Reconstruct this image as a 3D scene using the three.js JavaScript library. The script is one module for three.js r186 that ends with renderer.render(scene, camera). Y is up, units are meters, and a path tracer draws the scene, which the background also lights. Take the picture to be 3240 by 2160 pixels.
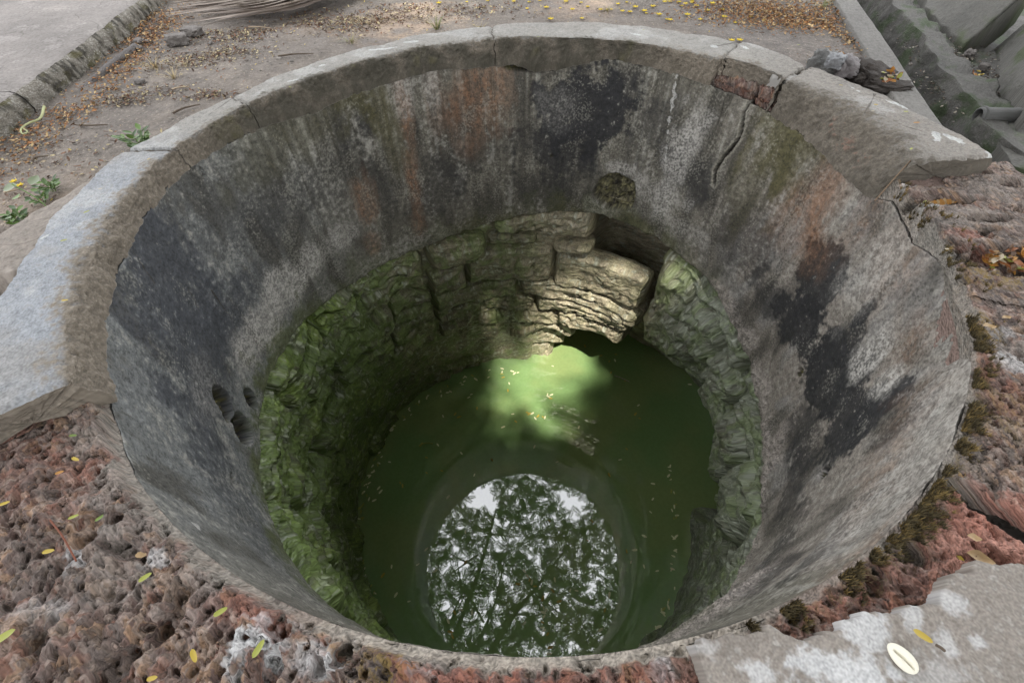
import * as THREE from 'three';
import { mergeGeometries, mergeVertices } from 'three/addons/utils/BufferGeometryUtils.js';
import { createNoise3D } from 'simplex-noise';

/* ---------------------------------------------------------------- camera, sky, sun, exposure */
const scene = new THREE.Scene();
const camera = new THREE.PerspectiveCamera(75.08, 1.5, 0.02, 400);
camera.position.set(-0.021, 0.699, 1.033);
camera.up.set(0.014, 0.617, -0.787);
camera.lookAt(-0.021 - 0.012, 0.699 - 0.786, 1.033 - 0.618);
camera.focus = 2.3; camera.userData.fStop = 22;
const renderer = new THREE.WebGLRenderer({ antialias: true });
renderer.toneMapping = THREE.LinearToneMapping;
renderer.toneMappingExposure = 1.98;
renderer.shadowMap.enabled = true;

function skyTexture() {                                   // bright thin haze over pale blue
  const w = 256, h = 128, d = new Float32Array(w * h * 4);
  for (let j = 0; j < h; j++) {
    const el = Math.max(0, Math.sin(((j + 0.5) / h - 0.5) * Math.PI));
    const L = 0.8 * (1 + 2 * el), r = L * 0.99, g = L, b = L * (1.0 + 0.06 * el);   // thin bright cloud, brightest overhead
    for (let i = 0; i < w; i++) d.set([r, g, b, 1], (j * w + i) * 4);
  }
  const t = new THREE.DataTexture(d, w, h, THREE.RGBAFormat, THREE.FloatType);
  t.mapping = THREE.EquirectangularReflectionMapping; t.magFilter = THREE.LinearFilter; t.needsUpdate = true;
  return t;
}
scene.background = skyTexture(); scene.environment = scene.background;
const SUN = new THREE.Vector3(0.104, 0.865, 0.446).normalize();      // behind the viewer, 60 degrees up
const sun = new THREE.DirectionalLight(new THREE.Color(1, 0.95, 0.85), 4.6);
sun.position.copy(SUN).multiplyScalar(30); sun.castShadow = true; sun.shadow.radius = 1.5;
sun.shadow.mapSize.set(4096, 4096);
Object.assign(sun.shadow.camera, { left: -9, right: 9, top: 9, bottom: -9, near: 1, far: 60 });
scene.add(sun); scene.add(sun.target);

/* ---------------------------------------------------------------- helpers */
function mulberry(a) { return () => { a = (a + 0x6d2b79f5) | 0; let t = Math.imul(a ^ (a >>> 15), 1 | a); t = (t + Math.imul(t ^ (t >>> 7), 61 | t)) ^ t; return ((t ^ (t >>> 14)) >>> 0) / 4294967296; }; }
const rnd = mulberry(7), N = createNoise3D(mulberry(11));
const rr = (a, b) => a + (b - a) * rnd();
const D2R = Math.PI / 180, TAU = Math.PI * 2;
const clamp = (x, a = 0, b = 1) => Math.min(b, Math.max(a, x));
const sst = (a, b, x) => { const t = clamp((x - a) / (b - a)); return t * t * (3 - 2 * t); };
const lerp = (a, b, t) => a + (b - a) * t;
const mix3 = (a, b, t) => { a[0] += (b[0] - a[0]) * t; a[1] += (b[1] - a[1]) * t; a[2] += (b[2] - a[2]) * t; return a; };
function fbm(x, y, z, o = 4) { let s = 0, a = 0.5; for (let i = 0; i < o; i++) { s += a * N(x, y, z); x *= 2.03; y *= 2.03; z *= 2.03; a *= 0.5; } return s; }
function ramp(list, x) {                                   // piecewise linear through [x, value] pairs
  if (x <= list[0][0]) return list[0][1];
  for (let i = 1; i < list.length; i++) if (x <= list[i][0]) return lerp(list[i - 1][1], list[i][1], (x - list[i - 1][0]) / (list[i][0] - list[i - 1][0]));
  return list[list.length - 1][1];
}
const wrap = (d) => ((d % 360) + 360) % 360;
const dth = (a, b) => { const d = wrap(a - b + 180) - 180; return d; };
const srgb = (v) => Math.round(255 * clamp(v <= 0.0031308 ? v * 12.92 : 1.055 * Math.pow(v, 1 / 2.4) - 0.055));
function colorTex(w, h, fn, repeat) {
  const d = new Uint8Array(w * h * 4);
  for (let j = 0; j < h; j++) for (let i = 0; i < w; i++) { const c = fn((i + 0.5) / w, (j + 0.5) / h), o = (j * w + i) * 4; d[o] = srgb(c[0]); d[o + 1] = srgb(c[1]); d[o + 2] = srgb(c[2]); d[o + 3] = 255; }
  const t = new THREE.DataTexture(d, w, h); t.colorSpace = THREE.SRGBColorSpace; t.magFilter = THREE.LinearFilter; t.minFilter = THREE.LinearFilter;
  t.wrapS = t.wrapT = repeat ?? THREE.MirroredRepeatWrapping; t.needsUpdate = true; return t;
}
function greyTex(w, h, fn) {
  const d = new Uint8Array(w * h * 4);
  for (let j = 0; j < h; j++) for (let i = 0; i < w; i++) { const c = Math.round(255 * clamp(fn((i + 0.5) / w, (j + 0.5) / h))), o = (j * w + i) * 4; d[o] = d[o + 1] = d[o + 2] = c; d[o + 3] = 255; }
  const t = new THREE.DataTexture(d, w, h); t.magFilter = THREE.LinearFilter; t.minFilter = THREE.LinearFilter; t.wrapS = t.wrapT = THREE.MirroredRepeatWrapping; t.needsUpdate = true; return t;
}
const mat = (o) => new THREE.MeshStandardMaterial({ roughness: 0.9, side: THREE.DoubleSide, ...o });
const col = (r, g, b) => new THREE.Color().setRGB(r, g, b);
// a grid of (nu + 1) x (nv + 1) points; fn(a, b) gives [x, y, z, u, v] for a, b in 0..1
function grid(nu, nv, fn) {
  const p = [], uv = [], ix = [];
  for (let j = 0; j <= nv; j++) for (let i = 0; i <= nu; i++) { const q = fn(i / nu, j / nv, i, j); p.push(q[0], q[1], q[2]); uv.push(q[3], q[4]); }
  for (let j = 0; j < nv; j++) for (let i = 0; i < nu; i++) { const a = j * (nu + 1) + i, b = a + 1, c = a + nu + 1, d = c + 1; ix.push(a, b, d, a, d, c); }
  const g = new THREE.BufferGeometry();
  g.setAttribute('position', new THREE.Float32BufferAttribute(p, 3)); g.setAttribute('uv', new THREE.Float32BufferAttribute(uv, 2)); g.setIndex(ix); g.computeVertexNormals();
  return g;
}
const taken = {};
function numbered(n) { const k = taken[n] = (taken[n] ?? -1) + 1; return k ? n + '_' + String(k).padStart(3, '0') : n; }
function mesh(name, g, m, parent) { const o = new THREE.Mesh(g, m); o.name = name; o.castShadow = o.receiveShadow = true; if (parent) parent.add(o); return o; }
function top(o, label, category, group, kind) { o.name = numbered(o.name); o.userData = { label, category }; if (group) o.userData.group = group; if (kind) o.userData.kind = kind; scene.add(o); return o; }
function group(name) { const g = new THREE.Group(); g.name = name; return g; }
const P = (deg, r, y) => [r * Math.cos(deg * D2R), y, -r * Math.sin(deg * D2R)];      // 0 = right, 90 = far side, 180 = left, 270 = near side
function tube(pts, rad, seg = 12, sides = 6) {
  const c = new THREE.CatmullRomCurve3(pts.map((p) => new THREE.Vector3(...p)));
  const g = new THREE.TubeGeometry(c, seg, 1, sides, false), pos = g.attributes.position, v = new THREE.Vector3();
  for (let i = 0; i <= seg; i++) { const q = c.getPointAt(i / seg), r = typeof rad === 'function' ? rad(i / seg) : rad; for (let j = 0; j <= sides; j++) { const k = i * (sides + 1) + j; v.fromBufferAttribute(pos, k).sub(q).multiplyScalar(r).add(q); pos.setXYZ(k, v.x, v.y, v.z); } }
  g.computeVertexNormals(); return g;
}
function strip(g) { const o = new THREE.BufferGeometry(); o.setAttribute('position', g.attributes.position); if (g.index) o.setIndex(g.index); return o; }

/* ---------------------------------------------------------------- ground */
const GY = -0.3;
const kerbL = (z) => ramp([[-9, 3.9], [-2.713, 2.185], [-1.794, 1.942], [3, 0.7]], z);     // left edge of the kerb along z
const kerbR = (z) => ramp([[-9, 4.1], [-2.701, 2.34], [-1.784, 2.103], [-1.078, 1.909], [3, 0.86]], z);
function groundY(x, z) {
  const k = sst(kerbL(z) + 0.05, kerbR(z) - 0.03, x);
  const n = 0.03 * fbm(x * 0.7, 3, z * 0.7, 3) + 0.012 * fbm(x * 3.5, 1, z * 3.5, 3) + 0.004 * fbm(x * 16, 2, z * 16, 2);
  const near = sst(2.6, 4.5, Math.hypot(x, z));
  return GY + n * (0.6 + 0.6 * near) - 0.62 * k;
}
const groundPatch = [   // lighter sandy patches and darker damp ones: x, z, radius, tone
  [-0.675, -2.642, 0.35, 1], [-0.873, -2.397, 0.3, 0.8], [0.444, -2.748, 0.3, 0.8], [-1.932, -0.465, 0.3, 0.5], [-1.400, -2.431, 0.25, 0.3],
  [1.635, -1.805, 0.4, -0.8], [1.360, -2.097, 0.3, -0.5], [-2.063, -1.278, 0.5, -0.25], [-1.700, -1.624, 0.5, -0.2]];
const groundTex = colorTex(2048, 2048, (u, v) => {
  const x = (u - 0.5) * 9, z = (v - 0.5) * 9 - 0.8;
  const c = [0.128, 0.11, 0.094];
  const a = fbm(x * 0.9, 5, z * 0.9, 4), b = fbm(x * 6, 6, z * 6, 4), f = fbm(x * 40, 7, z * 40, 3), s = N(x * 120, 8, z * 120);
  let t = 0; for (const [px, pz, r, k] of groundPatch) t += k * sst(1.2, 0.2, Math.hypot(x - px, z - pz) / r + 0.8 * b);
  mix3(c, [0.32, 0.24, 0.175], clamp(t) * 0.75); mix3(c, [0.1, 0.09, 0.085], clamp(-t) * 0.5);
  mix3(c, [0.18, 0.153, 0.128], sst(0.05, 0.5, a + 0.3 * b) * 0.5); mix3(c, [0.13, 0.115, 0.105], sst(0.05, 0.45, -a + 0.4 * b) * 0.5);
  const m = 1 + 0.24 * b + 0.3 * f + 0.26 * s; c[0] *= m; c[1] *= m; c[2] *= m;
  if (f + 0.45 * s > 0.62) mix3(c, [0.4, 0.34, 0.26], 0.6);
  if (f * 0.8 + b * 0.5 - 0.3 * s < -0.62) mix3(c, [0.07, 0.045, 0.03], 0.6);
  return c;
});
const fineBump = greyTex(1024, 1024, (u, v) => { const x = u * 1.2, z = v * 1.2; return 0.5 + 0.35 * fbm(x * 14, 1, z * 14, 4) + 0.2 * fbm(x * 70, 4, z * 70, 3); });
const bumpOf = (rx, ry) => { const t = fineBump.clone(); t.repeat.set(rx, ry); t.needsUpdate = true; return t; };
{
  const radii = []; let r = 1.06; while (r < 300) { radii.push(r); r += r < 6 ? 0.035 + 0.012 * (r - 1) : r * 0.12; }
  const g = grid(420, radii.length - 1, (a, b, i, j) => {
    const q = P(a * 360, radii[j], 0), x = q[0], z = q[2];
    return [x, groundY(x, z), z, x / 9 + 0.5, (z + 0.8) / 9 + 0.5];
  });
  const o = mesh('ground', g, mat({ map: groundTex, roughness: 0.97, bumpMap: bumpOf(7.5, 7.5), bumpScale: 0.012 }));
  top(o, 'packed grey brown earth strewn with leaf litter around the well', 'ground', null, 'structure');
}

/* ---------------------------------------------------------------- concrete walkway on the left */
function concreteTex(w, h, sx, sz, base, dark, seed, extra) {
  return colorTex(w, h, (u, v) => {
    const x = u * sx, z = v * sz, c = [...base];
    const a = fbm(x * 1.5, seed, z * 1.5, 4), b = fbm(x * 8, seed + 2, z * 8, 4), f = fbm(x * 45, seed + 4, z * 45, 3), s = N(x * 170, seed, z * 170);
    mix3(c, dark, sst(0.0, 0.55, a + 0.45 * b) * 0.55);
    const m = 1 + 0.18 * b + 0.26 * f + 0.2 * s; c[0] *= m; c[1] *= m; c[2] *= m;
    if (f - 0.2 * s < -0.5) mix3(c, [0.08, 0.07, 0.06], 0.6);
    if (extra) extra(c, x, z, b, f, s);
    return c;
  });
}
const walkTex = concreteTex(1024, 1024, 3, 3, [0.17, 0.154, 0.142], [0.105, 0.095, 0.087], 21, (c, x, z, b, f) => { const k = Math.abs(fbm(x * 1.3, 55, z * 1.3, 3)); mix3(c, [0.07, 0.06, 0.052], sst(0.012, 0.002, k) * 0.55); mix3(c, [0.27, 0.25, 0.235], sst(0.2, 0.5, fbm(x * 4, 57, z * 4, 3) + 0.4 * f) * 0.45); });
const mossEdge = (c, k) => mix3(c, [0.06, 0.065, 0.035], k);
const walkSideTex = colorTex(1024, 128, (u, v) => {
  const x = u * 4, y = v * 0.2, c = [0.2, 0.185, 0.155];
  const st = fbm(x * 12, y * 5, 3, 4), b = fbm(x * 5, y * 9, 9, 3), f = fbm(x * 60, y * 60, 5, 3);
  mix3(c, [0.05, 0.045, 0.035], sst(-0.1, 0.4, st + 0.3 * b)); mix3(c, [0.09, 0.08, 0.03], sst(0.1, 0.5, b) * 0.7); mix3(c, [0.42, 0.41, 0.38], sst(0.25, 0.5, f - 0.5 * st) * 0.6);
  return c;
});
const walkTop = mat({ map: walkTex, bumpMap: bumpOf(3, 3), bumpScale: 0.006 }), walkSide = mat({ map: walkSideTex, bumpMap: bumpOf(4, 0.3), bumpScale: 0.02 });
const walkEdge = (z) => ramp([[-6, -3.02], [-2.873, -2.578], [-1.851, -2.471], [-0.951, -2.385], [1.6, -2.2]], z);
{
  const w = group('concrete_walkway');
  const cuts = [[1.4, -1.24], [-1.246, -3.35], [-3.356, -6.0]];
  for (const [z0, z1] of cuts) {
    const L = Math.abs(z1 - z0), n = Math.round(L / 0.02), slab = group('slab');
    const edge = (z) => walkEdge(z) + 0.012 * fbm(1, 2, z * 6, 3);
    const far = (z) => ramp([[-6, -4.6], [-2.6, -3.75], [1.4, -3.2]], z);
    const yTop = (x, z) => GY + 0.105 + 0.006 * fbm(x * 2, 9, z * 2, 3) + 0.002 * fbm(x * 20, 9, z * 20, 2);
    mesh('top_face', grid(60, n, (a, b) => { const z = lerp(z0, z1, b), t = Math.min(1, a * 1.02), x = lerp(edge(z) - 0.02, far(z), t); return [x, yTop(x, z) - (a === 0 ? 0.006 : 0), z, x / 3, z / 3]; }), walkTop, slab);
    mesh('edge_face', grid(n * 2, 10, (a, b) => {
      const z = lerp(z0, z1, a), r = 0.02 * Math.max(0, 1 - b * 4) ** 2, lump = 0.014 * fbm(z * 14, b * 1.4, 4, 4) + 0.006 * fbm(z * 50, b * 5, 4, 2);
      return [edge(z) - r + lump * Math.min(1, b * 3) + 0.012 * b, lerp(yTop(edge(z), z) - 0.006, GY - 0.05, b), z, z / 4, b];
    }), walkSide, slab);
    for (const z of [z0, z1]) mesh('joint_face', grid(4, 2, (a, b) => [lerp(edge(z) - 0.02 * (1 - b), far(z), a), lerp(yTop(edge(z), z) - 0.008, GY - 0.05, b), z + (z === z0 ? -1 : 1) * 0.006 * b, a, b]), walkSide, slab);
    w.add(slab);
  }
  top(w, 'raised concrete walkway with dark mossy broken edge beyond the earth', 'walkway', null, 'structure');
  const road = mesh('road', grid(20, 40, (a, b) => { const z = lerp(2, -9, b), x = lerp(-3.15 + 0.0 * z, -14, a * a); return [Math.min(x, ramp([[-9, -5.2], [-2.6, -3.72], [1.4, -3.17], [2, -3.1]], z)), GY + 0.045, z, x / 3, z / 3]; }), mat({ map: walkTex, color: col(0.62, 0.62, 0.62) }));
  top(road, 'flat grey paved lane beyond the concrete walkway', 'road', null, 'structure');
}

/* ---------------------------------------------------------------- kerb and drain on the right */
const drainTex = concreteTex(1024, 1024, 2, 2, [0.07, 0.067, 0.06], [0.03, 0.03, 0.027], 33, (c, x, z, b, f) => {
  mix3(c, [0.028, 0.045, 0.014], sst(0.0, 0.4, fbm(x * 2.2, 71, z * 2.2, 4) + 0.3 * b) * 0.85); mix3(c, [0.15, 0.145, 0.135], sst(0.3, 0.55, f) * 0.4);
});
const bankTex = concreteTex(1024, 1024, 2, 2, [0.085, 0.082, 0.073], [0.045, 0.045, 0.04], 37, (c, x, z, b, f) => {
  mix3(c, [0.04, 0.055, 0.018], sst(0.05, 0.45, fbm(x * 1.8, 75, z * 1.8, 4) + 0.3 * b) * 0.8);
});
const kerbTex = concreteTex(1024, 512, 2, 1, [0.135, 0.129, 0.118], [0.085, 0.08, 0.074], 41);
const drainM = mat({ map: drainTex, bumpMap: bumpOf(2, 2), bumpScale: 0.01 }), bankM = mat({ map: bankTex, bumpMap: bumpOf(2, 2), bumpScale: 0.008 });
{
  const k = mesh('kerb_strip', grid(24, 260, (a, b) => {
    const z = lerp(-5.5, 0.6, b), n = 0.004 * fbm(a * 2, z * 3, 5, 3);
    const L = kerbL(z) + 0.008 * fbm(1, z * 7, 2, 3), R = kerbR(z) + 0.003 * fbm(5, z * 9, 2, 2);
    if (a < 0.12) return [L, lerp(GY - 0.06, GY + 0.018, a / 0.12) + n, z, 0, z / 2];
    if (a > 0.7) { const t = (a - 0.7) / 0.3; return [R - 0.006 * Math.max(0, 1 - t * 6) + 0.01 * fbm(t * 3, z * 5, 8, 3) * t, lerp(GY + 0.02, GY - 0.62, t) , z, 0.1 + 0.3 * t, z / 2]; }
    const t = (a - 0.12) / 0.58; return [lerp(L + 0.005, R - 0.006, t), GY + 0.022 + n, z, 0.02 + 0.08 * t, z / 2];
  }), mat({ map: kerbTex, bumpMap: bumpOf(1, 3), bumpScale: 0.006 }));
  top(k, 'straight concrete kerb strip between the earth and the drain', 'kerb', null, 'structure');
}
const slabBetween = (pts, thick, lump = 0.02, nu = 24, nv = 24) => {      // bilinear sheet a b c d with a skirt downwards
  const [a, b, c, d] = pts;
  return grid(nu, nv, (s, t) => {
    const S = clamp((s - 0.06) / 0.88), T = clamp((t - 0.06) / 0.88), q = [0, 1, 2].map((i) => lerp(lerp(a[i], b[i], S), lerp(d[i], c[i], S), T));
    const out = s < 0.05 || s > 0.95 || t < 0.05 || t > 0.95;
    const n = lump * fbm(q[0] * 5, q[1] * 5, q[2] * 5, 4);
    return [q[0] + n * 0.6, q[1] + n - (out ? thick : 0), q[2] + n * 0.5, q[0] / 2 + q[1] * 0.3, q[2] / 2 + q[1] * 0.4];
  });
};
{
  const d = group('drain_channel');
  const pt = (x, z, y) => [x, y, z];
  // far wall of the ditch: its face and its flat top
  const wallTop = [[3.005, -3.462], [2.896, -3.129], [2.709, -2.382], [2.531, -1.876], [2.448, -1.438], [2.359, -1.274]];
  const wx = (z) => { const l = wallTop.map(([x, zz]) => [zz, x]).sort((p, q) => p[0] - q[0]); return ramp([[-5, l[0][1] + 0.5], ...l, [1, l[l.length - 1][1] - 0.2]], z); };
  mesh('ditch_wall', grid(60, 120, (a, b) => {
    const z = lerp(-4.5, 0.4, b), n = 0.045 * fbm(a * 2, z * 3, 1, 4) + 0.014 * fbm(a * 10, z * 18, 1, 3);
    const t = a < 0.55 ? a / 0.55 : 1, u = a > 0.55 ? (a - 0.55) / 0.45 : 0;
    return [wx(z) + n * t - 0.1 * (1 - t) + 0.2 * u, lerp(GY - 0.6, -0.42, t) - 0.02 * u + n * u - (a === 1 ? 0.2 : 0), z, t * 0.3 + u * 0.2, z / 2];
  }), drainM, d);
  mesh('ditch_floor', grid(12, 60, (a, b) => { const z = lerp(-4.5, 0.6, b), x = lerp(kerbR(z) - 0.05, wx(z) + 0.05, a); return [x, GY - 0.52 + 0.03 * fbm(x * 6, 3, z * 6, 3), z, x / 2, z / 2]; }), drainM, d);
  mesh('basin_floor', grid(70, 70, (a, b) => { const z = lerp(-4.5, 0.9, b), x = lerp(wx(z) + 0.03, 6.5, a); return [x, -0.5 + 0.03 * fbm(x * 3, 3, z * 3, 4) - 0.02 * a, z, x / 2, z / 2]; }), drainM, d);
  // two sloping mossy banks that meet in a groove
  mesh('sloping_bank', slabBetween([pt(3.133, -3.054, -0.46), pt(3.451, -3.717, -0.40), pt(3.327, -2.439, -0.12), pt(2.983, -2.316, -0.48)], 0.25), bankM, d);
  mesh('sloping_bank', slabBetween([pt(2.800, -1.697, -0.5), pt(3.279, -2.413, -0.5), pt(3.427, -2.402, -0.2), pt(2.447, -1.108, -0.2)], 0.3), bankM, d);
  mesh('concrete_block', slabBetween([pt(2.385, -1.223, -0.44), pt(2.715, -1.245, -0.42), pt(2.283, -0.666, -0.42), pt(2.255, -0.839, -0.44)], 0.5), bankM, d);
  mesh('lower_step', slabBetween([pt(2.475, -1.166, -0.55), pt(2.610, -1.183, -0.55), pt(2.399, -0.536, -0.55), pt(2.239, -0.766, -0.55)], 0.3), bankM, d);
  top(d, 'mossy concrete drain and sloping basin beside the kerb', 'drain', null, 'structure');
}

/* ---------------------------------------------------------------- the well: plaster lining */
const well = group('stone_well');
// kind, theta (degrees), y, half width and half height in metres, strength
const STAIN = [
  ['dark', 72.6, -0.202, 0.22, 0.2, 1], ['dark', 78.4, -0.391, 0.2, 0.16, 0.85], ['dark', 82.6, -0.631, 0.2, 0.12, 0.5], ['dark', 65.9, -0.099, 0.12, 0.1, 0.8],
  ['dark', 44.5, -0.348, 0.16, 0.12, 0.75], ['dark', 57.7, -0.248, 0.1, 0.14, 0.5], ['dark', 114.4, -0.542, 0.22, 0.14, 0.55], ['dark', 129.8, -0.099, 0.05, 0.14, 0.8], ['dark', 105.5, -0.352, 0.16, 0.2, 0.4],
  ['dark', 128.4, -0.433, 0.1, 0.14, 0.45], ['dark', 148.2, -0.286, 0.3, 0.12, 0.4], ['dark', 163.8, -0.209, 0.25, 0.2, 0.4], ['dark', 135.3, -0.152, 0.05, 0.12, 0.7],
  ['dark', 2.4, -0.355, 0.11, 0.14, 1], ['dark', 357.9, -0.534, 0.17, 0.11, 1], ['dark', 347.4, -0.375, 0.05, 0.14, 0.95], ['dark', 349.0, -0.277, 0.025, 0.08, 0.95], ['dark', 346.9, -0.500, 0.16, 0.13, 1], ['dark', 334.7, -0.421, 0.14, 0.15, 1], ['dark', 332.2, -0.253, 0.045, 0.11, 1], ['dark', 331.0, -0.339, 0.08, 0.1, 1],
  ['dark', 338.1, -0.667, 0.14, 0.12, 0.8], ['dark', 329.2, -0.727, 0.15, 0.1, 0.7], ['dark', 9.2, -0.586, 0.16, 0.1, 0.75], ['dark', 25.8, -0.485, 0.2, 0.16, 0.5], ['dark', 314.1, -0.629, 0.12, 0.1, 0.7], ['dark', 304.1, -0.487, 0.1, 0.1, 0.7], ['dark', 304.8, -0.266, 0.1, 0.05, 0.7], ['dark', 324.7, -0.207, 0.03, 0.14, 0.5],
  ['slate', 188.7, -0.094, 0.2, 0.22, 0.9], ['slate', 195.2, -0.294, 0.25, 0.22, 0.95], ['slate', 184.7, -0.433, 0.22, 0.12, 0.7], ['slate', 207.2, -0.397, 0.2, 0.14, 0.7], ['slate', 176.2, -0.442, 0.16, 0.1, 0.5], ['slate', 218.5, -0.478, 0.22, 0.14, 0.5], ['slate', 186.7, -0.007, 0.16, 0.14, 0.6],
  ['rust', 118.7, -0.169, 0.035, 0.2, 0.9], ['rust', 120.5, -0.485, 0.04, 0.16, 0.95], ['rust', 121.5, -0.730, 0.04, 0.1, 0.6], ['rust', 134.4, -0.476, 0.06, 0.13, 0.9], ['rust', 135.9, -0.710, 0.05, 0.08, 0.7], ['rust', 98.8, -0.144, 0.14, 0.16, 0.9], ['rust', 103.9, -0.275, 0.1, 0.16, 0.5], ['rust', 110.9, -0.162, 0.06, 0.16, 0.4],
  ['rust', 15.6, -0.242, 0.12, 0.16, 0.75], ['rust', 13.0, -0.130, 0.1, 0.14, 0.7], ['rust', 2.5, -0.114, 0.07, 0.14, 0.45], ['rust', 8.2, -0.310, 0.1, 0.1, 0.6], ['rust', 351.3, -0.123, 0.1, 0.12, 0.35], ['rust', 338.4, -0.162, 0.08, 0.1, 0.5], ['rust', 317.4, -0.207, 0.2, 0.12, 0.4], ['rust', 300.4, -0.025, 0.14, 0.1, 0.5], ['rust', 288.9, 0.168, 0.2, 0.06, 0.5], ['rust', 326.2, -0.129, 0.1, 0.1, 0.35],
  ['olive', 27.9, -0.067, 0.14, 0.18, 0.85], ['olive', 21.6, -0.091, 0.1, 0.2, 0.6], ['olive', 130.7, -0.038, 0.08, 0.1, 0.8], ['olive', 124.7, -0.125, 0.05, 0.14, 0.5], ['olive', 147.6, -0.066, 0.3, 0.16, 0.35], ['olive', 62.4, -0.721, 0.3, 0.08, 0.6], ['olive', 96.0, -0.818, 0.4, 0.06, 0.5], ['olive', 29.3, -0.279, 0.1, 0.2, 0.4], ['olive', 123.6, -0.277, 0.06, 0.2, 0.4],
  ['pale', 166.0, -0.577, 0.3, 0.1, 0.9], ['pale', 178.2, -0.571, 0.2, 0.1, 0.75], ['pale', 154.3, -0.586, 0.24, 0.07, 0.5], ['pale', 128.6, -0.812, 0.3, 0.05, 0.45], ['pale', 47.9, -0.292, 0.08, 0.16, 0.85], ['pale', 49.2, -0.510, 0.12, 0.1, 0.85], ['pale', 62.5, -0.442, 0.08, 0.04, 0.7], ['pale', 46.4, -0.191, 0.07, 0.12, 0.5], ['pale', 42.0, -0.617, 0.22, 0.06, 0.5], ['pale', 65.4, -0.684, 0.1, 0.06, 0.5], ['pale', 118.5, -0.067, 0.05, 0.12, 0.5], ['pale', 111.7, -0.073, 0.04, 0.1, 0.5], ['pale', 79.1, -0.212, 0.1, 0.1, 0.25],
  ['pale', 342.3, -0.282, 0.06, 0.1, 1], ['pale', 335.6, -0.267, 0.04, 0.08, 0.9], ['pale', 353.7, -0.210, 0.09, 0.16, 0.5], ['pale', 322.1, -0.081, 0.16, 0.12, 0.55], ['pale', 310.8, -0.081, 0.2, 0.12, 0.6], ['pale', 334.4, -0.051, 0.12, 0.12, 0.4], ['pale', 311.1, -0.242, 0.12, 0.1, 0.5], ['pale', 200.0, -0.399, 0.1, 0.1, 0.3],
  ['crust', 14.2, -0.875, 0.16, 0.09, 0.9], ['crust', 357.9, -0.942, 0.16, 0.12, 0.9], ['crust', 341.4, -0.970, 0.2, 0.14, 1], ['crust', 327.4, -1.058, 0.2, 0.16, 1], ['crust', 309.2, -0.937, 0.2, 0.14, 1], ['crust', 294.1, -0.597, 0.24, 0.14, 0.9], ['crust', 22.6, -0.792, 0.1, 0.05, 0.7],
];
const STAINCOL = { dark: [0.018, 0.018, 0.02], slate: [0.048, 0.052, 0.06], rust: [0.2, 0.1, 0.052], olive: [0.075, 0.068, 0.028], pale: [0.35, 0.335, 0.31], crust: [0.31, 0.275, 0.25] };
const DRIPS = [[53.8, -0.020, 52.7, -0.207, 0.006], [52.5, -0.224, 51.0, -0.360, 0.004]];
const HOLES = [   // theta, y, half width, half height, depth: broken places that show the rubble behind
  [62.2, -0.572, 0.1, 0.095, 0.05], [197.9, -0.496, 0.034, 0.055, 0.05], [199.6, -0.541, 0.03, 0.035, 0.05], [199.8, -0.640, 0.05, 0.06, 0.06], [191.7, -0.670, 0.028, 0.05, 0.05], [214.2, -0.510, 0.016, 0.016, 0.03], [326.3, -0.526, 0.02, 0.03, 0.03], [351.9, -0.639, 0.012, 0.022, 0.02], [80.9, -0.432, 0.008, 0.008, 0.006],
  [86.0, -0.031, 0.13, 0.035, 0.035], [91.1, -0.017, 0.06, 0.025, 0.03], [65.4, -0.851, 0.08, 0.03, 0.03], [75.5, -0.777, 0.05, 0.025, 0.03]];
const CRACKS = [   // polylines theta, y; half width, depth
  [[[37.8, 0.037], [37.0, -0.031], [37.4, -0.074], [36.4, -0.128], [36.1, -0.159], [36.9, -0.207], [37.8, -0.250], [38.4, -0.311], [37.3, -0.361]], 0.007, 0.03],
  [[[37.3, -0.361], [34.4, -0.493], [31.9, -0.606]], 0.003, 0.006], [[[166.7, 0.030], [166.8, -0.017], [167.5, -0.054]], 0.005, 0.015], [[[42.3, -0.053], [41.8, -0.146]], 0.003, 0.005],
  [[[132.6, -0.028], [139.2, -0.037], [147.4, -0.022], [150.5, 0.013]], 0.004, 0.01], [[[181.2, -0.300], [181.5, -0.424]], 0.003, 0.004], [[[189.4, -0.017], [190.4, -0.075], [190.5, -0.113]], 0.003, 0.004], [[[185.3, -0.218], [186.3, -0.284]], 0.003, 0.004], [[[97.5, -0.069], [98.6, -0.305]], 0.002, 0.004]];
function segDist(t, y, list) {                              // distance in metres on the wall to a polyline
  let best = 9;
  for (let i = 1; i < list.length; i++) {
    const ax = dth(list[i - 1][0], t) * D2R, ay = list[i - 1][1] - y, bx = dth(list[i][0], t) * D2R, by = list[i][1] - y;
    const ex = bx - ax, ey = by - ay, k = clamp(-(ax * ex + ay * ey) / (ex * ex + ey * ey + 1e-9));
    best = Math.min(best, Math.hypot(ax + ex * k, ay + ey * k));
  }
  return best;
}
function holeAt(t, y, wob) {                                // 0 outside .. 1 well inside a broken place, and its depth
  let w = 0, d = 0;
  for (const [ht, hy, a, b, dep] of HOLES) {
    const dx = dth(t, ht) * D2R; if (Math.abs(dx) > a * 2) continue;
    const q = Math.hypot(dx / a, (y - hy) / b) + wob * 0.25, k = sst(1.08, 0.9, q); if (k > w) { w = k; d = dep * k * (0.75 + 0.25 * sst(1, 0, q)); }
  }
  return [w, d];
}
const WY0 = -1.12, WY1 = 0.03;
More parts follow.
